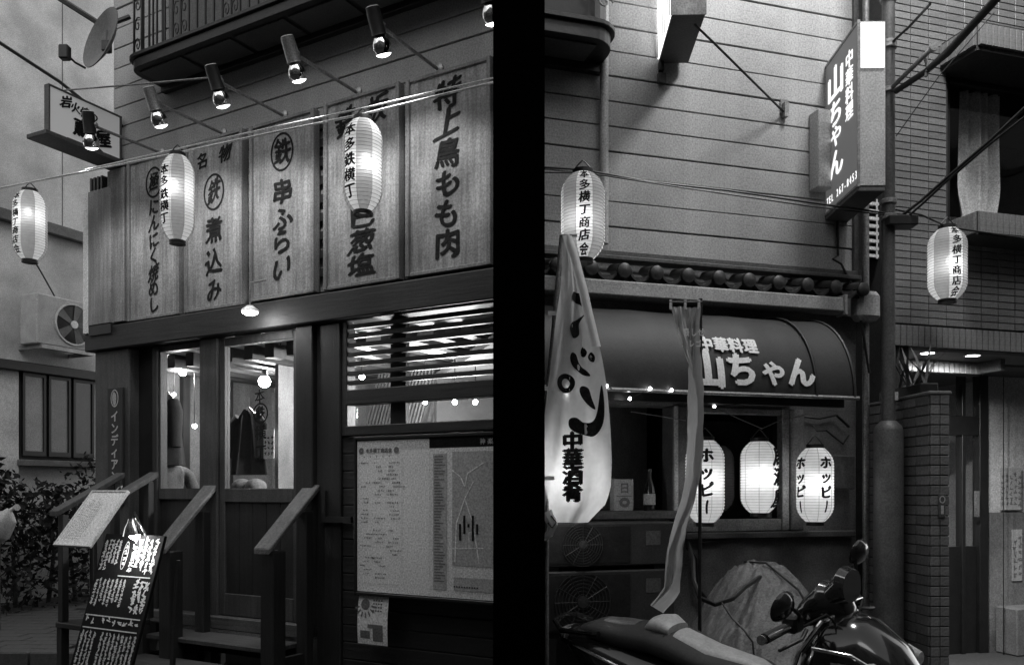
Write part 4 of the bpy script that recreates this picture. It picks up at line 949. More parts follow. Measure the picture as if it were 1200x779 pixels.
# ------------------------------------------------------------------ barrel awning
AD, az0 = .62, 1.985
az1 = R(820, 362, .30).z
ax0, ax1 = vL + .02, R(1003, 0, AD).x
def AW(x, s_, l=0.0):
    "s_ = distance along the profile from the front bottom edge"
    H = az1 - az0; t_ = min(1.0, max(0.0, s_)) * rad(90)
    return Vector((x, -(.04 + (AD - .04 + l) * math.cos(t_) ** .8), az0 + (H + l) * math.sin(t_)))
aw = T('barrel_awning', 'dark barrel-shaped vinyl awning with white shop lettering', 'awning', ((ax0 + ax1) / 2, -.3, az0), FR)
aw.part('canopy', G().grid(lambda a, b: AW(ax0 + a * (ax1 - ax0), b) + Vector((0, 0, .004 * math.sin(a * 40) * b * (1 - b) - .010 * abs(math.sin(a * 9.4)) * math.sin(b * 3.14))), 96, 56), 'canvas', smooth=True, ang=60)
endp = [AW(0, i / 12) for i in range(13)]
aw.part('end_panel', G().add([Vector((ax1, p.y, p.z)) for p in endp] + [Vector((ax1, -.04, az0))], [tuple(range(14))]), 'canvas')
aw.part('underside', G().box(ax0, ax1, -AD + .02, -.05, az0 + .012, az0 + .022), 'dark')
for px in (941, 1000):
    x = R(px, 0, AD * .8).x if px < 999 else ax1 - .01
    aw.part('rib', G().tube([AW(x, i / 14, .004) for i in range(15)], .009, 6), 'seam', smooth=True)
aw.part('front_bar', G().tube([(ax0, -AD, az0 - .006), (ax1 + .02, -AD, az0 - .006)], .011, 8), 'steel', smooth=True)
aw.part('rear_bar', G().box(ax0, ax1, -AD + .10, -AD + .13, az0 - .05, az0 + .011), 'black')
Hs = lambda py: (math.asin(min(1, max(0, (R(880, py, AD).z - az0) / (az1 - az0)))) / rad(90))
xs0 = R(822, 0, AD - .02).x; sz = R(892, 0, AD - .02).x - xs0
def AWt(x, y, l): return AW(x, math.asin(min(.999, max(0, y / (az1 - az0)))) / rad(90), .009 + l)
zf = lambda px, py: at(FR, px, py, AD - .02).z - az0
gl = lettering(row('中華料理', xs0, zf(855, 404), sz / 4 * 1.02, sz / 4), .055)
aw.part('small_lettering', lay(gl, AWt, .03), 'whiteletter')
items = []
for ch_, px, py, s_ in (('山', 829, 433, .235), ('ち', 869, 434, .21), ('や', 906, 439, .155), ('ん', 938, 437, .19)):
    q = at(FR, px, py, AD - .01); items.append((ch_, q.x, q.z - az0, s_))
aw.part('large_lettering', lay(lettering(items, .055), AWt, .03), 'whiteletter')

# small fairy bulbs along the awning edge
fl = T('fairy_light_string', 'string of tiny bulbs along the awning front bar', 'string lights', R(750, 458, AD + .03), FR)
pts = [R(642, 452, AD + .02), R(664, 461, AD + .05), R(711, 452, AD + .02), R(738, 467, AD - .03), R(762, 455, AD + .02), R(787, 457, AD + .02), R(837, 476, AD - .1), R(900, 470, AD - .05)]
fl.part('wire', G().tube(pts, .0025, 5), 'black')
for q in pts[1:7]: fl.part('bulb', G().lathe(sphere(.0085, 6), 10, Matrix.Translation(q)), 'fairy', smooth=True)
cable([fw(FR, R(740, 482, .25)), fw(FR, R(800, 492, .25)), fw(FR, R(822, 496, .25))], .003, 'thin wire sagging under the awning above the counter', 'steel')
cable([fw(FR, R(837, 477, .3)), fw(FR, R(865, 490, .28)), fw(FR, R(893, 502, .25)), fw(FR, R(915, 492, .25)), fw(FR, R(945, 486, .22))], .003, 'thin wire holding the middle window lantern', 'steel')

# ------------------------------------------------------------------ lanterns, right
lantern(Wp(683, 254, 4.62), .46, .118, 'striped paper lantern with seven characters hanging before the sided wall', '本多横丁商店会', 4, 7, gore0=-120 + 8, panels=8, tsize=.064, boff=(-.02, -.05, -.0))
lantern(Wp(1110, 310, 5.45), .45, .116, 'striped paper lantern with seven characters hanging before the tiled building', '本多横丁商店会', 28, 7, gore0=-78 + 0, panels=8, tsize=.062, boff=(-.01, -.06, .01))
def wlant(px, py, d, h, r, label, text, tang, extra=(), w_=9, tsize=.095, tstep=None):
    p = fw(FR, R(px, py, d)); lantern(p, h, r, label, text, tang, w_, tint=False, group='white lanterns under the awning', mats=('lantern_white_b', 'lantern_white_b'), tsize=tsize, tstep=tstep, extra=extra, bold=.06, boff=(-.0, -.05, .04))
wlant(826, 564, .22, .485, .115, 'white paper lantern half hidden by the narrow flag', 'ホッピー', 5, w_=7)
wlant(890, 559, .22, .43, .112, 'white paper lantern between two others, heavy characters on its edge', '居酒屋', 74, w_=9, tsize=.12)
wlant(955, 568, .22, .455, .112, 'white paper lantern with lettering twice, before the plaster wall', 'ホッピー', -48, (('ホッピー', 34),), w_=9, tsize=.085)

# ------------------------------------------------------------------ counter goods
p = R(731, 598, .02)
t = T('carton', 'small pale carton standing on the shop counter', 'box', (p.x, p.y, cz), FR)
t.part('body', G().box(p.x - .065, p.x + .06, -.03, .04, cz + .001, cz + .19), 'print_pale', bevel=.003)
t.part('print', lay([ring2(p.x, cz + .05, .035, .03, .02), rect2(p.x - .05, p.x + .045, cz + .085, cz + .09)] + lettering([('日', p.x, cz + .135, .07)], .03), FX(-.032)), 'print_grey')
p = R(761, 598, .02)
t = T('bottle', 'dark glass bottle with pale label on the shop counter', 'bottle', (p.x, p.y, cz), FR)
t.part('body', G().lathe([(.034, 0), (.036, .01), (.036, .12), (.030, .15), (.014, .19), (.012, .235), (.015, .236), (.015, .25), (.001, .25)], 18, Matrix.Translation((p.x, p.y, cz + .001))), 'scooter', smooth=True)
t.part('label', G().lathe([(.0367, .035), (.0367, .10)], 18, Matrix.Translation((p.x, p.y, cz + .001))), 'print_pale', smooth=True)

# ------------------------------------------------------------------ two condenser units in front of the counter
def condenser(py0, py1, label, d=.34):
    a, b = R(632, py0, d), R(791, py0, d); z1 = R(790, py0, d).z; z0 = R(790, py1, d).z
    x0, x1 = a.x, b.x
    t = T('condenser_unit', label, 'condenser', ((x0 + x1) / 2, -d / 2, z0), FR, 'stacked condenser units below the counter')
    t.part('casing', G().box(x0, x1, -d, -.06, z0, z1), 'unit', bevel=.008)
    xm_ = R(738, 0, d).x; cx_ = R(682, 0, d).x; czz = (z0 + z1) / 2
    t.part('grille_panel', G().box(x0 + .02, xm_, -d - .006, -d - .0005, z0 + .02, z1 - .02), 'iron')
    mx = Matrix.Translation((cx_, -d - .012, czz)) @ Matrix.Rotation(rad(90), 4, 'X')
    hh = (z1 - z0) / 2
    for k in range(7):
        r_ = hh * (.25 + .12 * k); t.part('grille_ring', G().lathe([(r_ - .002, 0), (r_ - .002, .004), (r_ + .002, .004), (r_ + .002, 0), (r_ - .002, 0)], 32, mx), 'unit')
    for k in range(12):
        an = rad(30 * k); q = Vector((math.cos(an), 0, math.sin(an))); c = Vector((cx_, -d - .016, czz))
        t.part('grille_spoke', G().tube([c + q * hh * .2, c + q * hh * .97], .002, 4), 'unit')
    t.part('fan_hub', G().lathe([(hh * .2, 0), (hh * .2, .008), (.001, .012)], 18, mx), 'unit', smooth=True)
    t.part('rating_plate', G().box(R(757, 0, d).x, R(774, 0, d).x, -d - .003, -d - .0005, z1 - .13, z1 - .05), 'pole')
    t.part('feet', G().box(x0 + .05, x0 + .12, -d + .02, -.08, z0 - .03, z0 - .0005).box(x1 - .12, x1 - .05, -d + .02, -.08, z0 - .03, z0 - .0005), 'black')
    return z0
zz = condenser(611, 661, 'upper grey condenser unit with round grille under the counter')
zz = condenser(666, 735, 'lower grey condenser unit stacked beneath its twin by the scooter')
t = T('unit_stand', 'dark steel stand carrying the stacked condenser units', 'stand', (R(710, 0, .2).x, -.2, 0), FR)
for xx in (R(640, 0, .3).x, R(780, 0, .3).x):
    t.part('leg', G().box(xx, xx + .05, -.33, -.08, .02, zz - .031), 'black')
t.part('shelf', G().box(R(632, 0, .3).x, R(791, 0, .3).x, -.34, -.06, 0.0, .02), 'black')

# ------------------------------------------------------------------ balcony end and downward signs above
p = R(726, 50, .30)
def FRm(): 
    return FR @ Matrix.Scale(1, 4)
bz = p.z
t = T('iron_balcony', 'short dark iron balcony end above the downpipe beside the pillar', 'balcony', (vL, 0, bz), FR)
xe = p.x; xs_ = vL + .02
def bal(o_): return [(xs_, 0), (xs_, -.30 - o_)] + [(xe + o_ - .16 + .16 * math.sin(rad(a)), -.30 - o_ + .16 * (1 - math.cos(rad(a)))) for a in range(0, 91, 15)] + [(xe + o_, 0)]
t.part('slab', G().prism(bal(0), lambda a, b, d: Vector((a, b, d)), bz, bz + .08), 'iron', bevel=.004)
t.part('edge_moulding', G().prism(bal(.02), lambda a, b, d: Vector((a, b, d)), bz + .081, bz + .11), 'iron', bevel=.004)
t.part('skirt', G().prism(bal(-.02), lambda a, b, d: Vector((a, b, d)), bz + .111, bz + .30), 'black')
t.part('soffit_panel', G().box(xs_ + .05, xe - .12, -.25, -.06, bz - .012, bz - .001), 'soffit', bevel=.003)
t.part('wall_trim', G().box(xs_, xe + .01, -.05, -.003, bz - .05, bz - .002), 'black')
for k in range(4):
    t.part('scroll', G().tube([(xe - .10 + (.05 - .004 * i) * math.cos(i * .7 + k), -.325, bz + .2 + .09 * k + (.05 - .004 * i) * math.sin(i * .7 + k)) for i in range(11)], .006, 5), 'steel')
for k in range(8): t.part('baluster', G().box(xs_ + .05 + k * .09, xs_ + .062 + k * .09, -.30, -.288, bz + .30, bz + 1.1), 'iron')
t.part('handrail', G().box(xs_, xe, -.31, -.27, bz + 1.1, bz + 1.14), 'iron')

# hanging light box sign with stripes
a = Wp(771, 75, 5.22); FQ = frame(Vector((a.x, a.y, 0)), math.atan2(1, .03) - rad(90))
t = T('striped_sign_box', 'projecting light box seen from below with bright striped face', 'sign box', (0, 0, a.z), FQ)
zq = a.z; D = .54; wq = .185
t.part('casing', G().box(0.004, wq, -D, 0, zq, zq + .9), 'soffit', bevel=.004)
t.part('lit_face', G().box(-.004, .0035, -D + .015, -.015, zq + .02, zq + .88), emit('striped_face', 1.1))
for k in range(6): t.part('stripe', G().prism([(-.02 - k * .09, zq + .02), (-.05 - k * .09, zq + .02), (-.12 - k * .09 if k < 4 else -D + .02, zq + .86), (-.10 - k * .09 if k < 4 else -D + .03, zq + .86)], lambda y, z, d: Vector((d, y, z)), -.0055, -.0042), 'ink')
t.part('frame', G().box(-.007, wq + .003, -D - .008, -D - .0005, zq - .005, zq + .9), 'steel')
t.part('rear_strip', G().box(-.007, .003, -.0145, 0.002, zq - .006, zq + .9), 'steel')
t.part('bracket', G().box(.0, .03, -.05, .02, zq - .06, zq - .0065).tube([(.015, .02, zq - .05), (.015, .06, zq - .05)], .012), 'iron')
cable([Wp(814, 29, 4.75), Wp(836, 50, 4.85), fw(FR, R(918, 131, .02))], .007, 'diagonal stay rod from striped sign down to the sided wall', 'iron', cat='rod')
q = R(918, 130, 0); single('stay_bracket', 'little wall bracket holding the diagonal stay rod', 'bracket', G().box(q.x - .015, q.x + .015, -.04, -.0005, q.z - .05, q.z + .04).box(q.x - .025, q.x + .025, -.008, -.0004, q.z - .02, q.z + .07), 'steel', FR)
single('wall_mark_bracket', 'small rusty bracket stub left on the siding under the striped sign', 'bracket', G().box(R(770, 0).x, R(778, 0).x, -.03, -.0005, R(774, 99).z, R(774, 88).z), 'pole', FR)

# ------------------------------------------------------------------ tall shop sign 
a = Wp(1006, 25, 5.0); FQ = frame(Vector((a.x, a.y, 0)), rad(-1))
t = T('shop_sign_box', 'tall projecting shop sign box with white lettering beside the pole', 'sign box', (0, 0, 3.24), FQ)
zt = a.z; zb = zt - .965; D = .60; wq = .158
t.part('casing', G().box(0.005, wq, 0, D, zb, zt), 'pale', bevel=.004)
sg_x = -.16
# lettered face looks left; it leans inward so the far edge lies further left as in the street
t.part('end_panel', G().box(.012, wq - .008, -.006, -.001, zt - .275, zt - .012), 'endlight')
t.part('lettered_face', G().box(-.003, .0045, .015, D - .01, zb + .012, zt - .012), 'sign_dark')
t.part('frame', G().box(-.008, .008, -.006, -.0005, zb - .004, zt + .006).box(-.008, .0045, D - .0095, D + .004, zb - .004, zt + .006).box(-.008, .0045, 0, D - .01, zt - .0115, zt + .004).box(-.008, .0045, 0, D - .01, zb - .004, zb + .0115), 'steel')
t.part('tray', G().box(-.006, wq - .002, .002, D - .002, zb - .03, zb - .0045), 'soffit', bevel=.003)
fnS = lambda x, y, l: Vector((-.0045 - l, D - x, y))
gl = lettering(column('中華料理', .47, zt - .10, .115, .105, 1.15), .045)
t.part('small_lettering', lay(gl, fnS), 'sign_white')
gl = lettering([('山', .24, zt - .19, .235, 1.35), ('ち', .24, zt - .38, .19, 1.35), ('や', .25, zt - .53, .15, 1.3), ('ん', .25, zt - .70, .20, 1.3)], .045)
t.part('large_lettering', lay(gl, fnS), 'sign_white')
gl = lettering([(c, .10 + i * .043, zb + .075, .07, .8) for i, c in enumerate('TEL 267-8453') if c != ' '], .03)
t.part('phone_prefix', lay(gl[:15], fnS), 'sign_white')
t.part('phone_number', lay(gl[15:], fnS), 'sign_white')
q = R(962, 0, .0); single('meter_box', 'narrow upright grey box on the siding behind the shop sign', 'box', G().box(R(958, 0, .09).x, R(975, 0, .09).x, -.10, -.001, R(962, 219, .1).z, R(962, 127, .1).z), 'pale', FR, bevel=.006)

# ------------------------------------------------------------------ utility pole with street lamp above the frame
pp = Wp(1041, HZ, 5.22); px_, py_ = pp.x, pp.y
t = T('utility_pole', 'grey steel utility pole with thicker base and street lamp on top', 'pole', (px_, py_, 0))
zsp = EYE + (HZ - 497) * 5.22 / 1000
t.part('shaft', G().tube([(px_, py_, zsp), (px_, py_, 6.2)], [.040, .036], 20), 'pole', smooth=True)
t.part('base_sleeve', G().lathe([(.088, 0), (.086, zsp - .04), (.075, zsp - .01), (.045, zsp + .02)], 24, Matrix.Translation((px_, py_, 0))), 'pole', smooth=True)
for zz in (EYE + (HZ - 110) * .00522, EYE + (HZ - 55) * .00522, EYE + (HZ - 62) * .00522 + .02, EYE + (HZ - 240) * .00522, EYE + (HZ - 258) * .00522, EYE + (HZ - 2) * .00522):
    t.part('band', G().lathe([(.043, 0), (.049, .004), (.049, .028), (.043, .032)], 20, Matrix.Translation((px_, py_, zz))), 'steel', smooth=True)
t.part('cross_arm', G().tube([Wp(1044, 104, 5.20), Wp(1094, 55, 4.75)], .014, 10), 'steel', smooth=True)
t.part('arm_cap', G().lathe([(.026, -.008), (.026, .008), (.001, .009)], 14, Matrix.Translation(Wp(1094, 55, 4.74)) @ (Wp(1094, 55, 4.75) - Wp(1044, 104, 5.2)).to_track_quat('Z', 'Y').to_matrix().to_4x4()), 'steel', smooth=True)
t.part('bracket', G().box(-.09, .09, -.06, .06, -.03, .03, Matrix.Translation((px_ + .06, py_ - .02, EYE + (HZ - 262) * .00522))), 'black', bevel=.006)
t.part('tag', G().box(px_ + .02, px_ + .04, py_ - .046, py_ - .043, 1.85 + .15, 2.05), 'print_pale')
t.part('lamp_arm', G().tube([(px_, py_, 6.1), (px_ + .1, py_ - .35, 6.2), (px_ + .12, py_ - .75, 6.15)], .022, 8), 'steel', smooth=True)
mx = Matrix.Translation((px_ + .12, py_ - .8, 6.08))
t.part('lamp_hood', G().lathe([(.03, .09), (.14, .05), (.19, 0), (.18, 0), (.13, .045), (.02, .08)], 20, mx), 'pole', smooth=True)
t.part('lamp_globe', G().lathe([(.001, -.07), (.08, -.05), (.12, 0), (.1, .03), (.001, .04)], 16, mx), 'lamp', smooth=True)
t.light('street_light', (px_ + .12, py_ - .8, 5.96), 110, .22)
# stout dark conduit and tensioner
single('stay_conduit', 'thick dark conduit slanting up from the pole bracket across the tiled building', 'conduit', G().tube([Wp(1050, 107, 5.15), Wp(1085, 84, 4.9), Wp(1110, 62, 4.7), Wp(1172, -6, 4.3)], [.018, .018, .022, .022], 10), 'iron', smooth=True)
single('turnbuckle', 'small pale shackle hanging from the slanting conduit', 'shackle', G().tube([Wp(1085, 70, 4.88), Wp(1087, 78, 4.88), Wp(1085, 90, 4.88)], .010, 6).tube([Wp(1088, 72, 4.87), Wp(1086, 84, 4.87)], .007, 6), 'steel')
cable([Wp(1045, 50, 5.2), Wp(1065, 32, 5.0), Wp(1090, 5, 4.7)], .008, 'dark cable rising from the upper pole band', 'black')
cable([Wp(1050, 258, 5.2), Wp(1080, 235, 5.1), Wp(1110, 208, 5.0), Wp(1160, 165, 4.8), Wp(1210, 118, 4.6)], .009, 'upper of two dark cables rising across the curtained window', 'black')
cable([Wp(1050, 266, 5.2), Wp(1080, 240, 5.1), Wp(1110, 212, 5.0), Wp(1160, 169, 4.8), Wp(1210, 130, 4.6)], .007, 'lower of two dark cables rising across the curtained window', 'black')
cable([Wp(636, 196, 4.62), Wp(683, 199, 4.62), Wp(760, 213, 4.75), Wp(850, 223, 4.9), Wp(940, 236, 5.05), Wp(1040, 250, 5.2)], .006, 'dark cable carrying lantern along the sided wall to the pole', 'black')
cable([Wp(636, 202, 4.6), Wp(690, 203, 4.62), Wp(800, 220, 4.8), Wp(950, 242, 5.05), Wp(1040, 252, 5.2)], .004, 'thinner dark wire below the lantern carrying cable of the sided wall', 'black')
cable([Wp(1050, 246, 5.2), Wp(1080, 252, 5.3), Wp(1110, 266, 5.45), Wp(1205, 280, 5.5)], .006, 'thin dark wire carrying the lantern of the tiled building', 'black')
cable([Wp(1050, 160, 5.2), Wp(1100, 90, 5.1), Wp(1165, 15, 5.0)], .003, 'very thin wire slanting in front of the wall tiles', 'black')

# pale rounded box by the pole, louvre behind
a, b = R(1003, 375, .12), R(1030, 338, .12)
single('junction_box', 'pale rounded junction box beside the pole', 'box', G().box(a.x, b.x, -.16, -.04, a.z, a.z + .19), 'pale', FR, bevel=.03)
a, b = R(1012, 303, -.15), R(1036, 236, -.15)
t = T('wall_louvre', 'pale barred window grille in the gap behind the pole', 'grille', ((a.x + b.x) / 2, .15, a.z), FR)
t.part('backing', G().box(a.x, b.x, .16, .18, a.z, b.z), 'black')
for k in range(8): t.part('bar', G().box(a.x, b.x, .13, .15, a.z + .01 + k * (b.z - a.z) / 8, a.z + .03 + k * (b.z - a.z) / 8), 'white')
t.part('upright', G().box(a.x, a.x + .015, .125, .155, a.z, b.z).box((a.x + b.x) / 2, (a.x + b.x) / 2 + .012, .125, .129, a.z, b.z), 'white')

# ================================================================== TILED BUILDING
tb0, tb1 = R(1046, 0).x, 7.0
LZ0, LZ1 = R(1125, 410).z, R(1125, 385).z      # soldier course over the entrance
tbd = T('tiled_building', 'dark tiled building with curtained window and lit entrance', 'building', ((tb0 + tb1) / 2, 0, 0), FR)
cw0, cw1 = R(1112, 0).x, R(1290, 0).x; cz0, cz1 = R(1150, 262).z, R(1150, 92).z
wall = tbd.part('wall', G().box(tb0, cw0, .012, 4, LZ1, 7.2).box(cw0, tb1, .012, .3, LZ1, cz0).box(cw0, tb1, .012, .3, cz1, 7.2).box(cw1, tb1, .012, .3, cz0, cz1).box(tb0 - .02, tb0 + .14, .012, 3, 0, LZ1), 'grout')
TW, TH = .147, .0485
tms = [mesh_of(G().box(.003, TW - .003, 0, .012, .003, TH - .003), 'tile', mat('tile_glaze', v_, .35, .14, 3.1, bump=.05), bevel=.0015) for v_ in (.15, .17, .19, .165)]
n = 0
for j in range(60):
    for i in range(16):
        x, z = tb0 + i * TW, LZ1 + .01 + j * TH
        if (cw0 - .09 < x < cw1 and cz0 - .15 < z < cz1 + .2): continue
        q = fw(FR, (x, 0, z)); sx = q.x / q.y * FPX + CX; sy = HZ - (q.z - EYE) / q.y * FPX
        if sx > 1196 or sy < -8 or n >= 300: continue
        tbd.inst('tile', tms[(i * 5 + j * 11) % 4], (x, 0, z), wall); n += 1
# soldier courses
som = mesh_of(G().box(.003, .0455, 0, .025, .003, .139), 'soldier_tile', mat('tile_soldier', .19, .4, .15, 4, bump=.08), bevel=.002)
k = 0
while tb0 + k * .0485 < R(1205, 0).x:
    tbd.inst('soldier_tile', som, (tb0 + k * .0485, -.02, LZ0 + .002), wall); k += 1
tbd.part('lintel', G().box(tb0, tb1, .006, .10, LZ0 + .001, LZ1 - .001), 'grout', wall)
# window surround: projecting ledges
ze = cz1
top = tbd.part('window_head', G().box(cw0 - .06, cw1, -.30, .0115, ze, ze + .19), 'grout')
k = 0
while cw0 - .06 + k * .0485 < R(1215, 0, .3).x - .04:
    tbd.inst('soldier_tile', som, (cw0 - .06 + k * .0485, -.326, ze + .025), top, scale=(1, 1, 1.0)); k += 1
som2 = mesh_of(G().box(-.025, 0, .003, .07, .003, .139), 'side_tile', mat('tile_side', .17, .4, .15, 4, bump=.08), bevel=.002)
for k in range(4): tbd.inst('side_tile', som2, (cw0 - .06, -.30 + k * .073, ze + .025), top)
bot = tbd.part('window_ledge', G().box(cw0 + .02, cw1, -.22, .0115, cz0 - .16, cz0 - .005), 'grout')
k = 0
while cw0 + .02 + k * .0485 < R(1215, 0, .2).x - .04:
    tbd.inst('soldier_tile', som, (cw0 + .02 + k * .0485, -.246, cz0 - .152), bot); k += 1
for k in range(3): tbd.inst('side_tile', som2, (cw0 + .02, -.22 + k * .073, cz0 - .152), bot)
tbd.part('window_room', G().box(cw0, tb1, .9, 1, cz0 - .05, cz1 + .05).box(cw0 + .0, cw0 + .02, .31, .9, cz0, cz1).box(cw0, tb1, .301, .9, cz0 - .05, cz0 - .002).box(cw0, tb1, .301, .9, cz1 + .002, cz1 + .05), 'dark')
wfr = tbd.part('window_frame', G().box(cw0, cw0 + .05, .04, .10, cz0, cz1).box(cw0 + .05, cw1, .04, .10, cz0, cz0 + .04).box(cw0 + .05, cw1, .04, .10, cz1 - .04, cz1), 'black', bevel=.004)
tbd.part('glass_pane', G().box(cw0 + .05, cw1, .065, .07, cz0 + .04, cz1 - .04), 'glass', wfr)
ca, cb_ = R(1128, 0, -.14).x, R(1172, 0, -.14).x
def CUR(a_, b_):
    z = cz0 + .04 + b_ * (cz1 - cz0 - .06); tie = math.exp(-((b_ - .0) / .25) ** 2)
    w_ = (cb_ - ca) * (1.0 + .15 * (1 - b_) - .30 * max(0, .2 - abs(b_ - .05)) / .2); c0_ = (ca + cb_) / 2 - .02 * (1 - b_)
    return Vector((c0_ + (a_ - .5) * w_, .14 + .025 * math.sin(a_ * 26 + b_ * 1.5) + .015 * math.sin(a_ * 11), z))
tbd.part('curtain', G().grid(CUR, 60, 14), 'curtain', smooth=True, ang=80)
# entrance recess
rd = 1.1
tbd.part('soffit', G().box(tb0 + .145, tb1, .101, .51, LZ0 + .012, LZ0 + .04), 'soffit')
tbd.part('inner_ceiling', G().box(tb0 + .145, tb1, .61, rd + 1, LZ0 + .012, LZ0 + .04), 'soffit')
for px, py in ((1087, 412), (1140, 416)):
    q = R(px, py, -.20); dl = tbd.part('downlight', G().lathe([(.058, -.004), (.058, .004), (.045, .004), (.045, -.004), (.058, -.004)], 20, Matrix.Translation((q.x, .20, LZ0 + .007))), 'white')
    tbd.part('lens', G().lathe([(.001, 0), (.045, 0), (.045, .003), (.001, .003)], 20, Matrix.Translation((q.x, .20, LZ0 + .004))), 'lamp', dl)
    tbd.light('downlight_light', (q.x, .20, LZ0 - .01), 45.0, .04, 165, (0, .2, -1), .8)
zi = R(1100, 437, -.5).z
inner = tbd.part('inner_lintel', G().box(tb0 + .15, R(1152, 0, -.5).x, .51, .6, zi, LZ0 + .04), 'grout')
xk = tb0 + .15
while xk < R(1150, 0, -.5).x - .05:
    tbd.inst('soldier_tile', som, (xk, .484, zi + .002), inner); xk += .0485
tbd.part('return_wall', G().box(R(1147, 0, -.5).x, R(1152, 0, -.5).x, .3, .51, zi + .01, LZ0 + .02), 'tile')
tbd.part('inner_wall', G().box(R(1155, 0, -rd).x, tb1, rd, rd + .1, 0, 2.6), 'plaster')
tbd.part('inner_dado', G().box(R(1158, 0, -rd).x, tb1, rd - .02, rd - .001, 0, R(1180, 600, -rd).z), 'plaster_low')
tbd.part('inner_floor', G().box(tb0, tb1, .0, rd + 1.0, .0, .08), 'paver')
ea, eb = R(1064, 0, -rd).x, R(1154, 0, -rd).x
ez1 = zi + .12; em_ = R(1130, 488, -rd).z; em2 = R(1130, 510, -rd).z
en = tbd.part('entrance_door', G().box(R(1144, 0, -rd).x, eb, rd - .04, rd + .04, .08, ez1).box(ea, R(1144, 0, -rd).x, rd - .035, rd + .04, em2, em_).box(R(1124, 0, -rd).x, R(1128, 0, -rd).x, rd - .036, rd + .04, em_, ez1).box(R(1124, 0, -rd).x, R(1128, 0, -rd).x, rd - .036, rd + .04, .08, em2), 'black', bevel=.003)
tbd.part('glass_pane', G().box(ea, R(1143, 0, -rd).x, rd, rd + .006, em_, ez1), 'glass', en)
tbd.part('glass_pane', G().box(ea, R(1143, 0, -rd).x, rd, rd + .006, .5, em2), 'glass', en)
tbd.part('kick_panel', G().box(ea, R(1143, 0, -rd).x, rd - .01, rd + .03, .08, R(1130, 640, -rd).z), 'black', en)
tbd.part('handle', G().box(R(1136, 0, -rd).x, R(1139, 0, -rd).x, rd - .08, rd - .05, R(1137, 605, -rd).z, R(1137, 575, -rd).z), 'steel', en)
tbd.part('lobby', G().box(tb0, tb1, rd + .9, rd + 1, .08, 2.6).box(eb + .2, eb + .25, rd + .11, rd + .9, .08, 2.6), 'room')
sheetnote('posted_notice', 1172, 1197, 548, 597, -rd + .03, FR, 'pale paper notice with small print on the entrance wall', 'print_pale', 'notice', 5, group=None, ink='print_grey')
sheetnote('posted_strip', 1186, 1198, 620, 680, -rd + .03, FR, 'narrow paper notice hanging below the larger one at the entrance', 'print_pale', 'notice', 2, ink='print_grey')
single('entrance_ledge', 'low dark block standing at the foot of the entrance wall', 'block', G().box(R(1186, 0, -.9).x, tb1, .85, 1.07, .081, R(1190, 712, -.9).z), 'plaster_low', FR, bevel=.01)
single('entry_rod', 'thin upright rod in front of the entrance wall', 'rod', G().tube([R(1176, 0, -.95) * Vector((1, 1, 0)) + Vector((0, 0, .081)) if False else Vector((R(1176, 0, -.95).x, .95, .081)), Vector((R(1176, 0, -.95).x, .95, 2.4))], .004, 6), 'iron', FR)

# ------------------------------------------------------------------ brick gate pier with planting
q = Wp(1090, HZ, 4.95); FG = frame(Vector((q.x, q.y, 0)), rad(4))
gp = T('brick_pier', 'square brick-tiled gate pier beside the entrance with a spiky plant', 'pier', (0, .3, 0), FG)
gz = EYE + (HZ - 462) * .00495; bh = .0585; nb = int(gz / bh)
core = gp.part('core', G().box(.004, .110, .004, .70, 0, gz - .01), 'grout')
bme = [mesh_of(G().box(-.0265, .0265, -.006, .006, -.026, .026), 'brick', mat('brick_face', v_, .55, .2, 6, bump=.15), bevel=.002) for v_ in (.12, .14, .16)]
bms = [mesh_of(G().box(-.006, .006, -.068, .068, -.026, .026), 'brick', mat('brick_side_shaded', v_, .55, .2, 6, bump=.15), bevel=.002) for v_ in (.10, .12, .14)]  # side bricks coloured darker to paint in the shaded side
for j in range(nb):
    z = gz - .03 - j * bh
    if j > 30: break
    for i in range(2): gp.inst('brick', bme[(i + j * 2) % 3], (.0285 + i * .057, .0, z), core)
    for i in range(5): gp.inst('brick', bms[(i * 2 + j) % 3], (.0, .076 + i * .142, z), core)
gp.part('cap', G().box(-.012, .126, -.012, .71, gz - .0005, gz + .02), 'brick', bevel=.005)
a = Vector((.112, -.01, 0))
t = T('door_plate', 'small pale plate with round emblem fixed to the brick pier', 'plate', (.06, -.012, 1.2), FG)
zc = EYE + (HZ - 592) * .00495
t.part('plate', G().box(.042, .085, -.016, -.0075, zc - .07, zc + .07), 'pole', bevel=.003)
t.part('emblem', lay([ring2(.0635, zc + .035, .018, .022, .006), rect2(.055, .072, zc - .05, zc + .0)], FX(-.0175)), 'pale')
single('door_knocker', 'dark round knob on the side of the brick pier', 'knob', G().lathe([(.05, -.03), (.058, -.015), (.058, .01), (.001, .02)], 20, Matrix.Translation((.128, .16, EYE + (HZ - 550) * .0051)) @ Matrix.Rotation(rad(90), 4, 'Y')), 'iron', FG, smooth=True)
t = T('spiky_plant', 'spiky long-leaved plant in a trough on the brick pier', 'plant', (.06, .3, gz + .02), FG)
t.part('trough', G().box(.0, .11, .1, .6, gz + .021, gz + .08), 'black', bevel=.006)
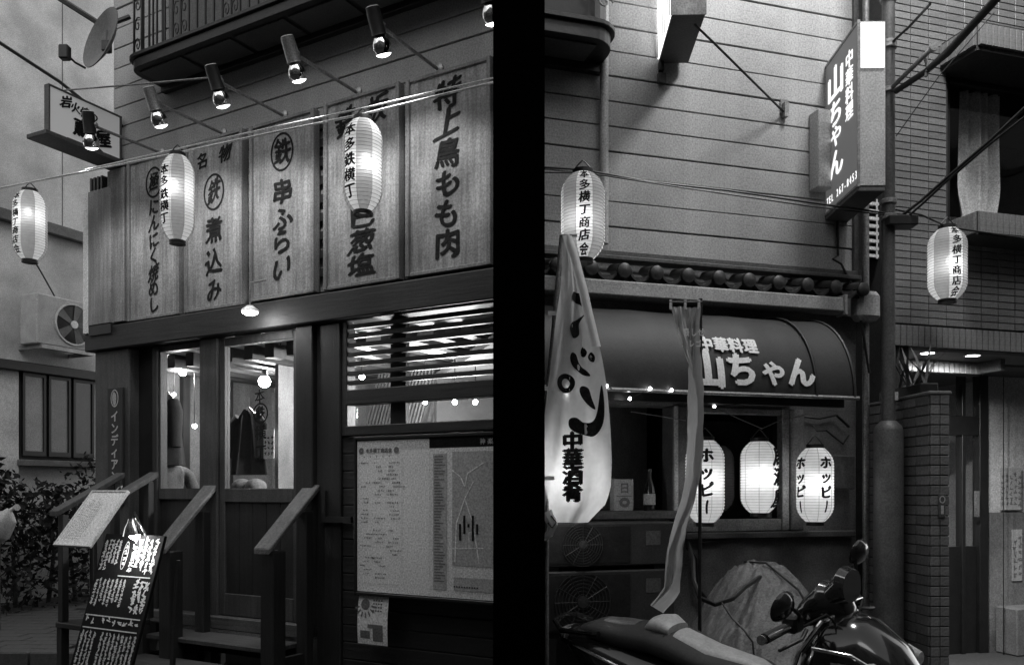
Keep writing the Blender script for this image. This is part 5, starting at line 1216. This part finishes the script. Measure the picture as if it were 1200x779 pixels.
for i in range(26):
    c = Vector((random.uniform(.02, .09), random.uniform(.12, .55), gz + .078)); an = random.uniform(0, 6.28); ln_ = random.uniform(.12, .34); tl = random.uniform(.15, .8)
    dr_ = Vector((math.cos(an) * math.sin(tl), math.sin(an) * math.sin(tl), math.cos(tl))); sd_ = dr_.cross(Vector((0, 0, 1))).normalized() * .008
    m_ = c + dr_ * ln_ * .6; e_ = c + dr_ * ln_ + Vector((0, 0, -.04 * ln_ / .3))
    t.part('leaf', G().add([c - sd_, c + sd_, m_ + sd_ * 1.1, m_ - sd_ * 1.1, e_], [(0, 1, 2, 3), (3, 2, 4)]), mat('leaf_blade', .14, .5, .3, bump=0) if i == 0 else bpy.data.materials['leaf_blade'])

# ------------------------------------------------------------------ flags
FY = 4.20
EL = [(276, 660), (300, 659), (340, 656), (380, 650), (420, 646), (460, 641), (500, 637), (540, 634), (580, 632), (600, 634), (612, 640)]
ER = [(276, 667), (300, 677), (340, 689), (380, 697), (420, 704), (460, 709), (500, 713), (540, 716), (570, 716), (590, 711), (612, 690)]
def itp(tab, y):
    for i in range(len(tab) - 1):
        if y <= tab[i + 1][0]:
            f_ = (y - tab[i][0]) / (tab[i + 1][0] - tab[i][0]); return tab[i][1] + (tab[i + 1][1] - tab[i][1]) * f_
    return tab[-1][1]
F0x = (640 - CX) / FPX * FY
def FLG(x, y, l=0.0):
    "x, y: metres on the flag plane (x right from px 640, y down from py 276)"
    px = 640 + x / FY * FPX; py = 276 + y / FY * FPX
    a_, b_ = itp(EL, py), itp(ER, py); s_ = (px - a_) / max(1, b_ - a_)
    dy = (.05 * math.sin(s_ * 5.2 + py * .012) + .018 * math.sin(s_ * 14 - py * .02) + .008 * math.sin(s_ * 27 + py * .05)) * min(1, (py - 260) / 120) + .03 * math.sin(py * .03 + 3 * s_)
    return Vector((F0x + x, FY + dy - l, EYE + (HZ - 276) * FY / FPX - y))
t = T('nobori_flag', 'pale cloth banner flag with brush shapes on a pole beside the pillar', 'flag', (F0x, FY, 0))
def fg(a_, b_):
    py = 276 + b_ * 336; px = itp(EL, py) + a_ * (itp(ER, py) - itp(EL, py)); return FLG((px - 640) / FPX * FY, (py - 276) / FPX * FY)
t.part('cloth', G().grid(fg, 16, 48), 'fabric', smooth=True, ang=80)
def P(*pts): return poly2(spline([((x - 640) / FPX * FY, (y - 276) / FPX * FY) for x, y in pts], 5))
shapes = [P((673, 342), (684, 345), (687, 358), (678, 354), (670, 352)), P((686, 366), (680, 376), (680, 389), (672, 394), (668, 384), (672, 376)), P((690, 372), (694, 390), (697, 398), (693, 396), (690, 386)),
          P((671, 411), (676, 413), (680, 424), (688, 432), (692, 440), (682, 436), (673, 428), (669, 418)), P((685, 403), (689, 410), (687, 415), (683, 414), (682, 408)), P((693, 412), (697, 418), (696, 424), (692, 422), (690, 416)),
          P((684, 451), (690, 455), (693, 466), (697, 480), (688, 474), (681, 462), (680, 454)), P((703, 453), (706, 480), (704, 500), (694, 512), (678, 508), (668, 500), (668, 490), (676, 489), (684, 496), (694, 494), (699, 482))]
cxx, cyy = (664 - 640) / FPX * FY, (447 - 276) / FPX * FY
shapes.append(ring2(cxx, cyy, .045, .048, .025))
t.part('folded_hem', G().grid(lambda a_, b_: Wp(itp(ER, 276 + b_ * 130) - 8 + a_ * 11 - 3 * math.sin(b_ * 3), 276 + b_ * 130, FY - .03 - .02 * math.sin(a_ * 3)), 6, 20), 'fabric', smooth=True)
t.part('brush_shapes', lay(shapes, lambda x, y, l: FLG(x, y, .004 + l), .03), 'ink_soft')
gl = []
for i, c in enumerate('中華酒肴'):
    for q_, f_, li in lettering([(c, (671 - 640) / FPX * FY, -((517 + i * 20 - 276) / FPX * FY), .105)], .06): gl.append(([(x, -y) for x, y in q_], f_, li))
t.part('lettering', lay(gl, lambda x, y, l: FLG(x, y, .004 + l), .03), 'ink_soft')
t.part('pole', G().tube([Wp(640.5, 790, FY + .05) * Vector((1, 1, 0)), Wp(641, 470, FY + .05), Wp(658, 278, FY + .03)], .011, 8), 'steel', smooth=True)
t.part('top_arm', G().tube([Wp(656, 276, FY + .03), Wp(676, 276, FY)], .007, 6), 'steel')
for py in (367, 455, 560): t.part('loop', G().box(-.012, .04, -.003, .003, -.010, .010, Matrix.Translation(Wp(645 if py < 400 else 640, py, FY - .01))), 'fabric')
t.part('base', G().lathe([(.22, 0), (.22, .05), (.03, .10)], 24, Matrix.Translation((Wp(640.5, 790, FY + .05).x, FY + .05, 0))), 'black')
t.part('tied_corner', G().tube([Wp(640, 600, FY - .02), Wp(648, 615, FY - .03), Wp(644, 625, FY - .02), Wp(636, 632, FY)], [.03, .025, .02, .012], 8), 'fabric', smooth=True)
t.part('clip', G().tube([Wp(646, 604, FY - .05), Wp(652, 612, FY - .06), Wp(647, 618, FY - .05), Wp(642, 612, FY - .05)], .004, 5), 'black')
t.light('flag_lamp_light', Wp(668, 560, FY + .16), 1.5, .03)
t.part('flag_lamp', G().lathe(sphere(.028, 8), 12, Matrix.Translation(Wp(668, 548, FY + .19))), 'lantern_bulb', smooth=True)
t.part('flag_lamp_wire', G().tube([Wp(668, 542, FY + .19), Wp(655, 480, FY + .2), Wp(645, 440, FY + .06)], .004, 5), 'black')

FY2 = 4.14
CT = [(353, 803, 17.5), (390, 806, 13), (420, 810, 9), (450, 812.5, 4.5), (480, 813.5, 3.8), (520, 812.5, 4.2), (560, 810, 3.6), (590, 804, 3.6), (620, 796, 4.4), (650, 791, 8), (675, 790, 9), (690, 788, 7), (702, 780, 5), (713, 770, 3)]
def itc(y, k):
    for i in range(len(CT) - 1):
        if y <= CT[i + 1][0]:
            f_ = (y - CT[i][0]) / (CT[i + 1][0] - CT[i][0]); return CT[i][k] + (CT[i + 1][k] - CT[i][k]) * f_
    return CT[-1][k]
def F2(a_, b_):
    py = 360 + b_ * 353; c_, w_ = itc(py, 1), itc(py, 2); s_ = a_ * 2 - 1
    fold = max(0, 17 - w_) / 17
    q = Wp(c_ + s_ * w_, py, FY2); return q + Vector((0, .16 * fold * math.sin(s_ * 3.1 + b_ * 4) + .03 * math.cos(s_ * 9) * fold + .012 * math.sin(s_ * 17 + b_ * 25) + .008 * math.sin(b_ * 70 + s_ * 4), 0))
t = T('narrow_flag', 'grey banner flag twisted edge-on in front of the awning', 'flag', (Wp(820, 0, FY2).x, FY2, 0))
t.part('cloth', G().grid(F2, 16, 60), 'fabric_grey', smooth=True, ang=80)
c = Wp(803, 0, FY2)
t.part('top_rod', G().tube([Wp(784, 354, FY2), Wp(823, 354, FY2)], .005, 6), 'black')
for k, px in enumerate((786, 803, 819)): t.part('tab', G().box(-.006, .006, -.004, .004, -.035, .012, Matrix.Translation(Wp(px, 354, FY2))), 'white')
t.part('pole', G().tube([(Wp(820, 0, FY2 + .06).x, FY2 + .06, 0), (Wp(820, 0, FY2 + .06).x, FY2 + .06, 1.0), Wp(821, 350, FY2 + .04)], .009, 8), 'iron', smooth=True)
t.part('base', G().lathe([(.2, 0), (.2, .05), (.03, .09)], 24, Matrix.Translation((Wp(820, 0, FY2 + .06).x, FY2 + .06, 0))), 'black')
gl = lettering(row('最しぜ', -.05, .0, .042, .045), .03)[:15] + lettering(row('ロレゴ', -.055, -.055, .038, .04), .03)[:15]
t.part('lettering', lay(gl, lambda x, y, l: Wp(808, 391, FY2) + Vector((x * .8, -.035 - l, y))), 'whiteletter')

# ------------------------------------------------------------------ draped sheet
def SH(a_, b_):
    px = 785 + a_ * 240; Y = 4.9 - b_ * .8; x = (px - CX) / FPX * 4.6
    cx_ = (a_ - .5) / .5; ang_ = math.atan2(b_ - .08, cx_ + .12)
    h = 1.06 * max(0, 1 - abs(cx_) ** 2.0) ** .75 * (1 - .55 * max(0, b_ - .10) ** 1.5)
    rr_ = math.hypot(cx_, b_)
    q_ = Vector((px * .016, Y * 3.2, 0)); q2 = Vector((px * .05 + 9 * b_, Y * 7, 3))
    h += min(1, h * 4) * (.05 * noise.noise(q_) - .045 * abs(noise.noise(q2)) - .028 * abs(noise.noise(q2 * 2.3)) - .012 * abs(noise.noise(q2 * 5.1)) + .007 * math.sin(9 * ang_ + 3 * cx_ + 4 * noise.noise(q_)))
    return Vector((x, Y + .015 * math.sin(12 * a_), max(.01, h)))
t = T('draped_sheet', 'crumpled pale plastic sheet draped over goods against the wall', 'sheet', (1.35, 4.5, 0))
t.part('sheet', G().grid(SH, 180, 100), 'sheet', smooth=True, ang=80)
pts = [SH(.42, .05) + Vector((0, -.01, .01)), SH(.5, .2) + Vector((0, -.02, .015)), SH(.62, .4) + Vector((0, -.02, .015)), SH(.68, .7) + Vector((0, -.02, .015))]
t.part('tie_cord', G().tube(pts, .006, 6), 'black', smooth=True)

single('hose', 'thick black hose hanging from the sill and looping over the draped sheet', 'hose', G().tube([fw(FR, R(806, 636, .05)), Wp(812, 655, 4.75), Wp(813, 680, 4.5), Wp(820, 700, 4.3), Wp(838, 708, 4.2), Wp(858, 701, 4.25), Wp(872, 688, 4.4), Wp(890, 676, 4.62), fw(FR, R(905, 668, .03))], .013, 8), 'black', smooth=True)
single('loose_cord', 'thin dark cord trailing down over the draped sheet', 'cord', G().tube([Wp(846, 706, 4.2), Wp(858, 724, 4.08), Wp(872, 738, 4.02), Wp(882, 752, 3.98), Wp(884, 775, 3.96)], .005, 6), 'black', smooth=True)
# ------------------------------------------------------------------ scooter
FSc = frame(Vector((.98, 3.60, 0)), math.atan2(-.70, .71)) @ Matrix.Rotation(rad(5), 4, 'X')
sc = T('scooter', 'black motor scooter parked before the shop, pale seat, mirrors up', 'scooter', (0, 0, 0), FSc)
def loft(secs, n=20, pw=2.4):
    rings = []
    for x, zc_, hw, hh in secs:
        r_ = []
        for k in range(n):
            a_ = 2 * math.pi * k / n; c_, s_ = math.cos(a_), math.sin(a_)
            r_.append(Vector((x, hw * math.copysign(abs(c_) ** (2 / pw), c_), zc_ + hh * math.copysign(abs(s_) ** (2 / pw), s_))))
        rings.append(r_)
    return G().rings(rings)
body = sc.part('tail_cowl', loft([(-.92, .76, .03, .02), (-.88, .755, .09, .05), (-.75, .72, .15, .095), (-.5, .64, .19, .15), (-.2, .56, .20, .18), (.05, .48, .19, .17), (.18, .40, .17, .10)]), 'scooter', smooth=True, ang=60)
sc.part('tail_light', loft([(-.945, .765, .02, .014), (-.915, .765, .075, .034), (-.86, .76, .105, .045)]), mat('tail_lens', .25, .12, .3, bump=0, coat=.5), body, smooth=True)
sc.part('grab_rail', G().tube([(-.86, .12, .80), (-.93, .08, .83), (-.95, 0, .84), (-.93, -.08, .83), (-.86, -.12, .80), (-.6, -.16, .82)], .014, 8), 'scooter', smooth=True)
seat = sc.part('seat', loft([(-.80, .79, .06, .03), (-.70, .805, .12, .05), (-.5, .80, .15, .055), (-.36, .80, .155, .06), (-.26, .78, .155, .06), (-.1, .73, .15, .055), (.1, .71, .12, .045), (.2, .69, .07, .03)], 24), 'rubber', smooth=True, ang=70)
sc.part('backrest', loft([(-.42, .845, .06, .015), (-.38, .865, .09, .035), (-.33, .865, .095, .04), (-.28, .845, .08, .028)], 20), 'seatvinyl', seat, smooth=True)
sc.part('seat_panel', loft([(-.26, .802, .09, .05), (-.1, .755, .09, .046), (.1, .728, .07, .038), (.18, .71, .04, .022)], 20), 'seatvinyl', seat, smooth=True)
sc.part('seat_panel', loft([(-.66, .83, .06, .032), (-.56, .832, .07, .034), (-.48, .832, .06, .03)], 20), 'pole', seat, smooth=True)
sc.part('side_strip', G().tube([(-.85, -.125, .76), (-.5, -.188, .70), (-.1, -.2, .63), (.15, -.185, .52)], .010, 8), 'chrome', smooth=True)
sc.part('floorboard', loft([(.1, .30, .17, .05), (.3, .27, .18, .045), (.48, .30, .17, .06)]), 'rubber', smooth=True)
fr = sc.part('front_cowl', loft([(.32, .70, .12, .05), (.37, .79, .18, .15), (.46, .825, .20, .19), (.57, .80, .19, .18), (.67, .74, .175, .15), (.75, .65, .12, .11), (.79, .58, .05, .05)], 26, 2.2), 'scooter', smooth=True, ang=60)
sc.part('leg_shield', loft([(.34, .5, .18, .22), (.40, .48, .20, .26), (.46, .46, .18, .22)], 20), 'scooter', fr, smooth=True)
sc.part('headlight', loft([(.71, .73, .12, .06), (.75, .70, .10, .06), (.785, .66, .05, .04)], 18), mat('lamp_lens', .4, .08, .2, bump=0, coat=.8), fr, smooth=True)
sc.part('cowl_trim', G().tube([(.31, -.215, .60), (.335, -.215, .75), (.38, -.205, .88), (.44, -.14, .985), (.48, 0, 1.015)], .009, 8), 'chrome', fr, smooth=True)
sc.part('cowl_trim', G().tube([(.43, -.205, .90), (.57, -.20, .89), (.68, -.165, .82), (.77, -.08, .70)], .007, 8), 'chrome', fr, smooth=True)
ms = sc.part('instrument_visor', loft([(.30, .98, .08, .03), (.34, 1.0, .12, .06), (.40, 1.035, .12, .085), (.46, 1.03, .09, .07), (.50, .99, .04, .03)], 18), 'scooter', smooth=True)
sc.part('steering_stem', G().tube([(.47, 0, .35), (.40, 0, .75), (.37, 0, .98)], .035, 10), 'scooter')
sc.part('screen', loft([(.42, 1.05, .09, .06), (.47, 1.10, .10, .075), (.50, 1.10, .08, .06)], 16), mat('smoked_screen', .03, .1, .2, bump=0, coat=.8), ms, smooth=True)
hb = sc.part('handlebar', G().tube([(.36, -.40, .97), (.37, -.22, .985), (.38, -.10, .97), (.38, .10, .97), (.37, .22, .985), (.36, .40, .97)], .013, 10), 'chrome', smooth=True)
for s_ in (-1, 1):
    sc.part('grip', G().tube([(.35, s_ * .40, .967), (.362, s_ * .27, .98)], [.02, .018], 12), 'rubber', hb, smooth=True)
    sc.part('brake_lever', G().tube([(.42, s_ * .22, .97), (.44, s_ * .30, .955), (.41, s_ * .41, .935)], [.008, .007, .006], 8), 'black', hb, smooth=True)
    sc.part('switch_box', G().box(.335, .395, min(s_ * .18, s_ * .25), max(s_ * .18, s_ * .25), .955, 1.02), 'black', hb, bevel=.01)
    sc.part('switch_plate', G().box(.33, .3345, min(s_ * .19, s_ * .215), max(s_ * .19, s_ * .215), .965, 1.01), 'white', hb)
    zM = 1.06 if s_ < 0 else 1.16; yM = .36 if s_ < 0 else .30
    mi_ = sc.part('mirror', G().lathe([(.001, -.03), (.035, -.025), (.058, -.008), (.062, 0)], 18, Matrix.Translation((.40, s_ * yM, zM + .02)) @ Matrix.Diagonal((1, 1.35, .9, 1)) @ Matrix.Rotation(rad(-80), 4, 'Y')), 'scooter', smooth=True)
    sc.part('mirror_glass', G().lathe([(.001, .001), (.056, .001), (.056, .002), (.001, .002)], 18, Matrix.Translation((.40, s_ * yM, zM + .02)) @ Matrix.Diagonal((1, 1.35, .9, 1)) @ Matrix.Rotation(rad(-80), 4, 'Y')), 'chrome', mi_, smooth=True)
    sc.part('mirror_stem', G().tube([(.39, s_ * .22, 1.0), (.41, s_ * .25, 1.03 + (.05 if s_ > 0 else 0)), (.41, s_ * (yM - .05), zM + .01)], .007, 8), 'black', mi_)
for s_ in (-1, 1):
    sc.part('control_cable', G().tube([(.39, s_ * .19, .97), (.47, s_ * .16, 1.02), (.48, s_ * .08, .96), (.43, s_ * .03, .86)], .005, 6), 'rubber', hb, smooth=True)
    sc.part('turn_signal', loft([(.60, .84, .02, .018), (.63, .835, .035, .028), (.68, .815, .03, .022)], 12), 'print_pale', fr, smooth=True).location.y = s_ * .165
    sc.part('bar_end', G().lathe([(.001, -.012), (.016, -.01), (.018, 0), (.018, .012)], 12, Matrix.Translation((.349, s_ * .41, .966)) @ Matrix.Rotation(rad(90), 4, 'X')), 'chrome', hb, smooth=True)
sc.part('speedometer', G().lathe([(.001, .0), (.05, .0), (.055, -.01), (.055, -.03)], 18, Matrix.Translation((.325, 0, 1.01)) @ Matrix.Rotation(rad(-60), 4, 'Y')), 'white', ms, smooth=True)
sc.part('seat_seam', G().tube([(-.30, -.148, .80), (-.29, -.10, .835), (-.285, 0, .845), (-.29, .10, .835), (-.30, .148, .80)], .004, 6), 'black', seat, smooth=True)
sc.part('cowl_badge', G().box(.50, .58, -.2125, -.207, .84, .86), 'chrome', fr)
for xw in (-.62, .66):
    mx = Matrix.Translation((xw, 0, .235)) @ Matrix.Rotation(rad(90), 4, 'X')
    wh = sc.part('wheel', G().lathe([(.16, -.05), (.21, -.05), (.235, -.025), (.235, .025), (.21, .05), (.16, .05), (.16, -.05)], 28, mx), 'rubber', smooth=True)
    sc.part('rim', G().lathe([(.03, -.045), (.158, -.04), (.158, .04), (.03, .045), (.03, -.045)], 20, mx), 'steel', wh)
sc.part('front_fender', loft([(.50, .42, .04, .06), (.60, .47, .07, .04), (.75, .46, .07, .04), (.86, .36, .05, .04)]), 'scooter', smooth=True)
sc.part('engine_block', G().box(-.6, -.2, -.12, .12, .22, .45), 'pole', bevel=.03)
sc.part('exhaust', G().tube([(-.3, -.17, .22), (-.6, -.19, .26), (-.88, -.19, .32)], [.03, .06, .05], 12), 'steel', smooth=True)
sc.part('stand', G().tube([(-.15, .1, .2), (-.12, .22, .02)], .012, 8), 'steel')
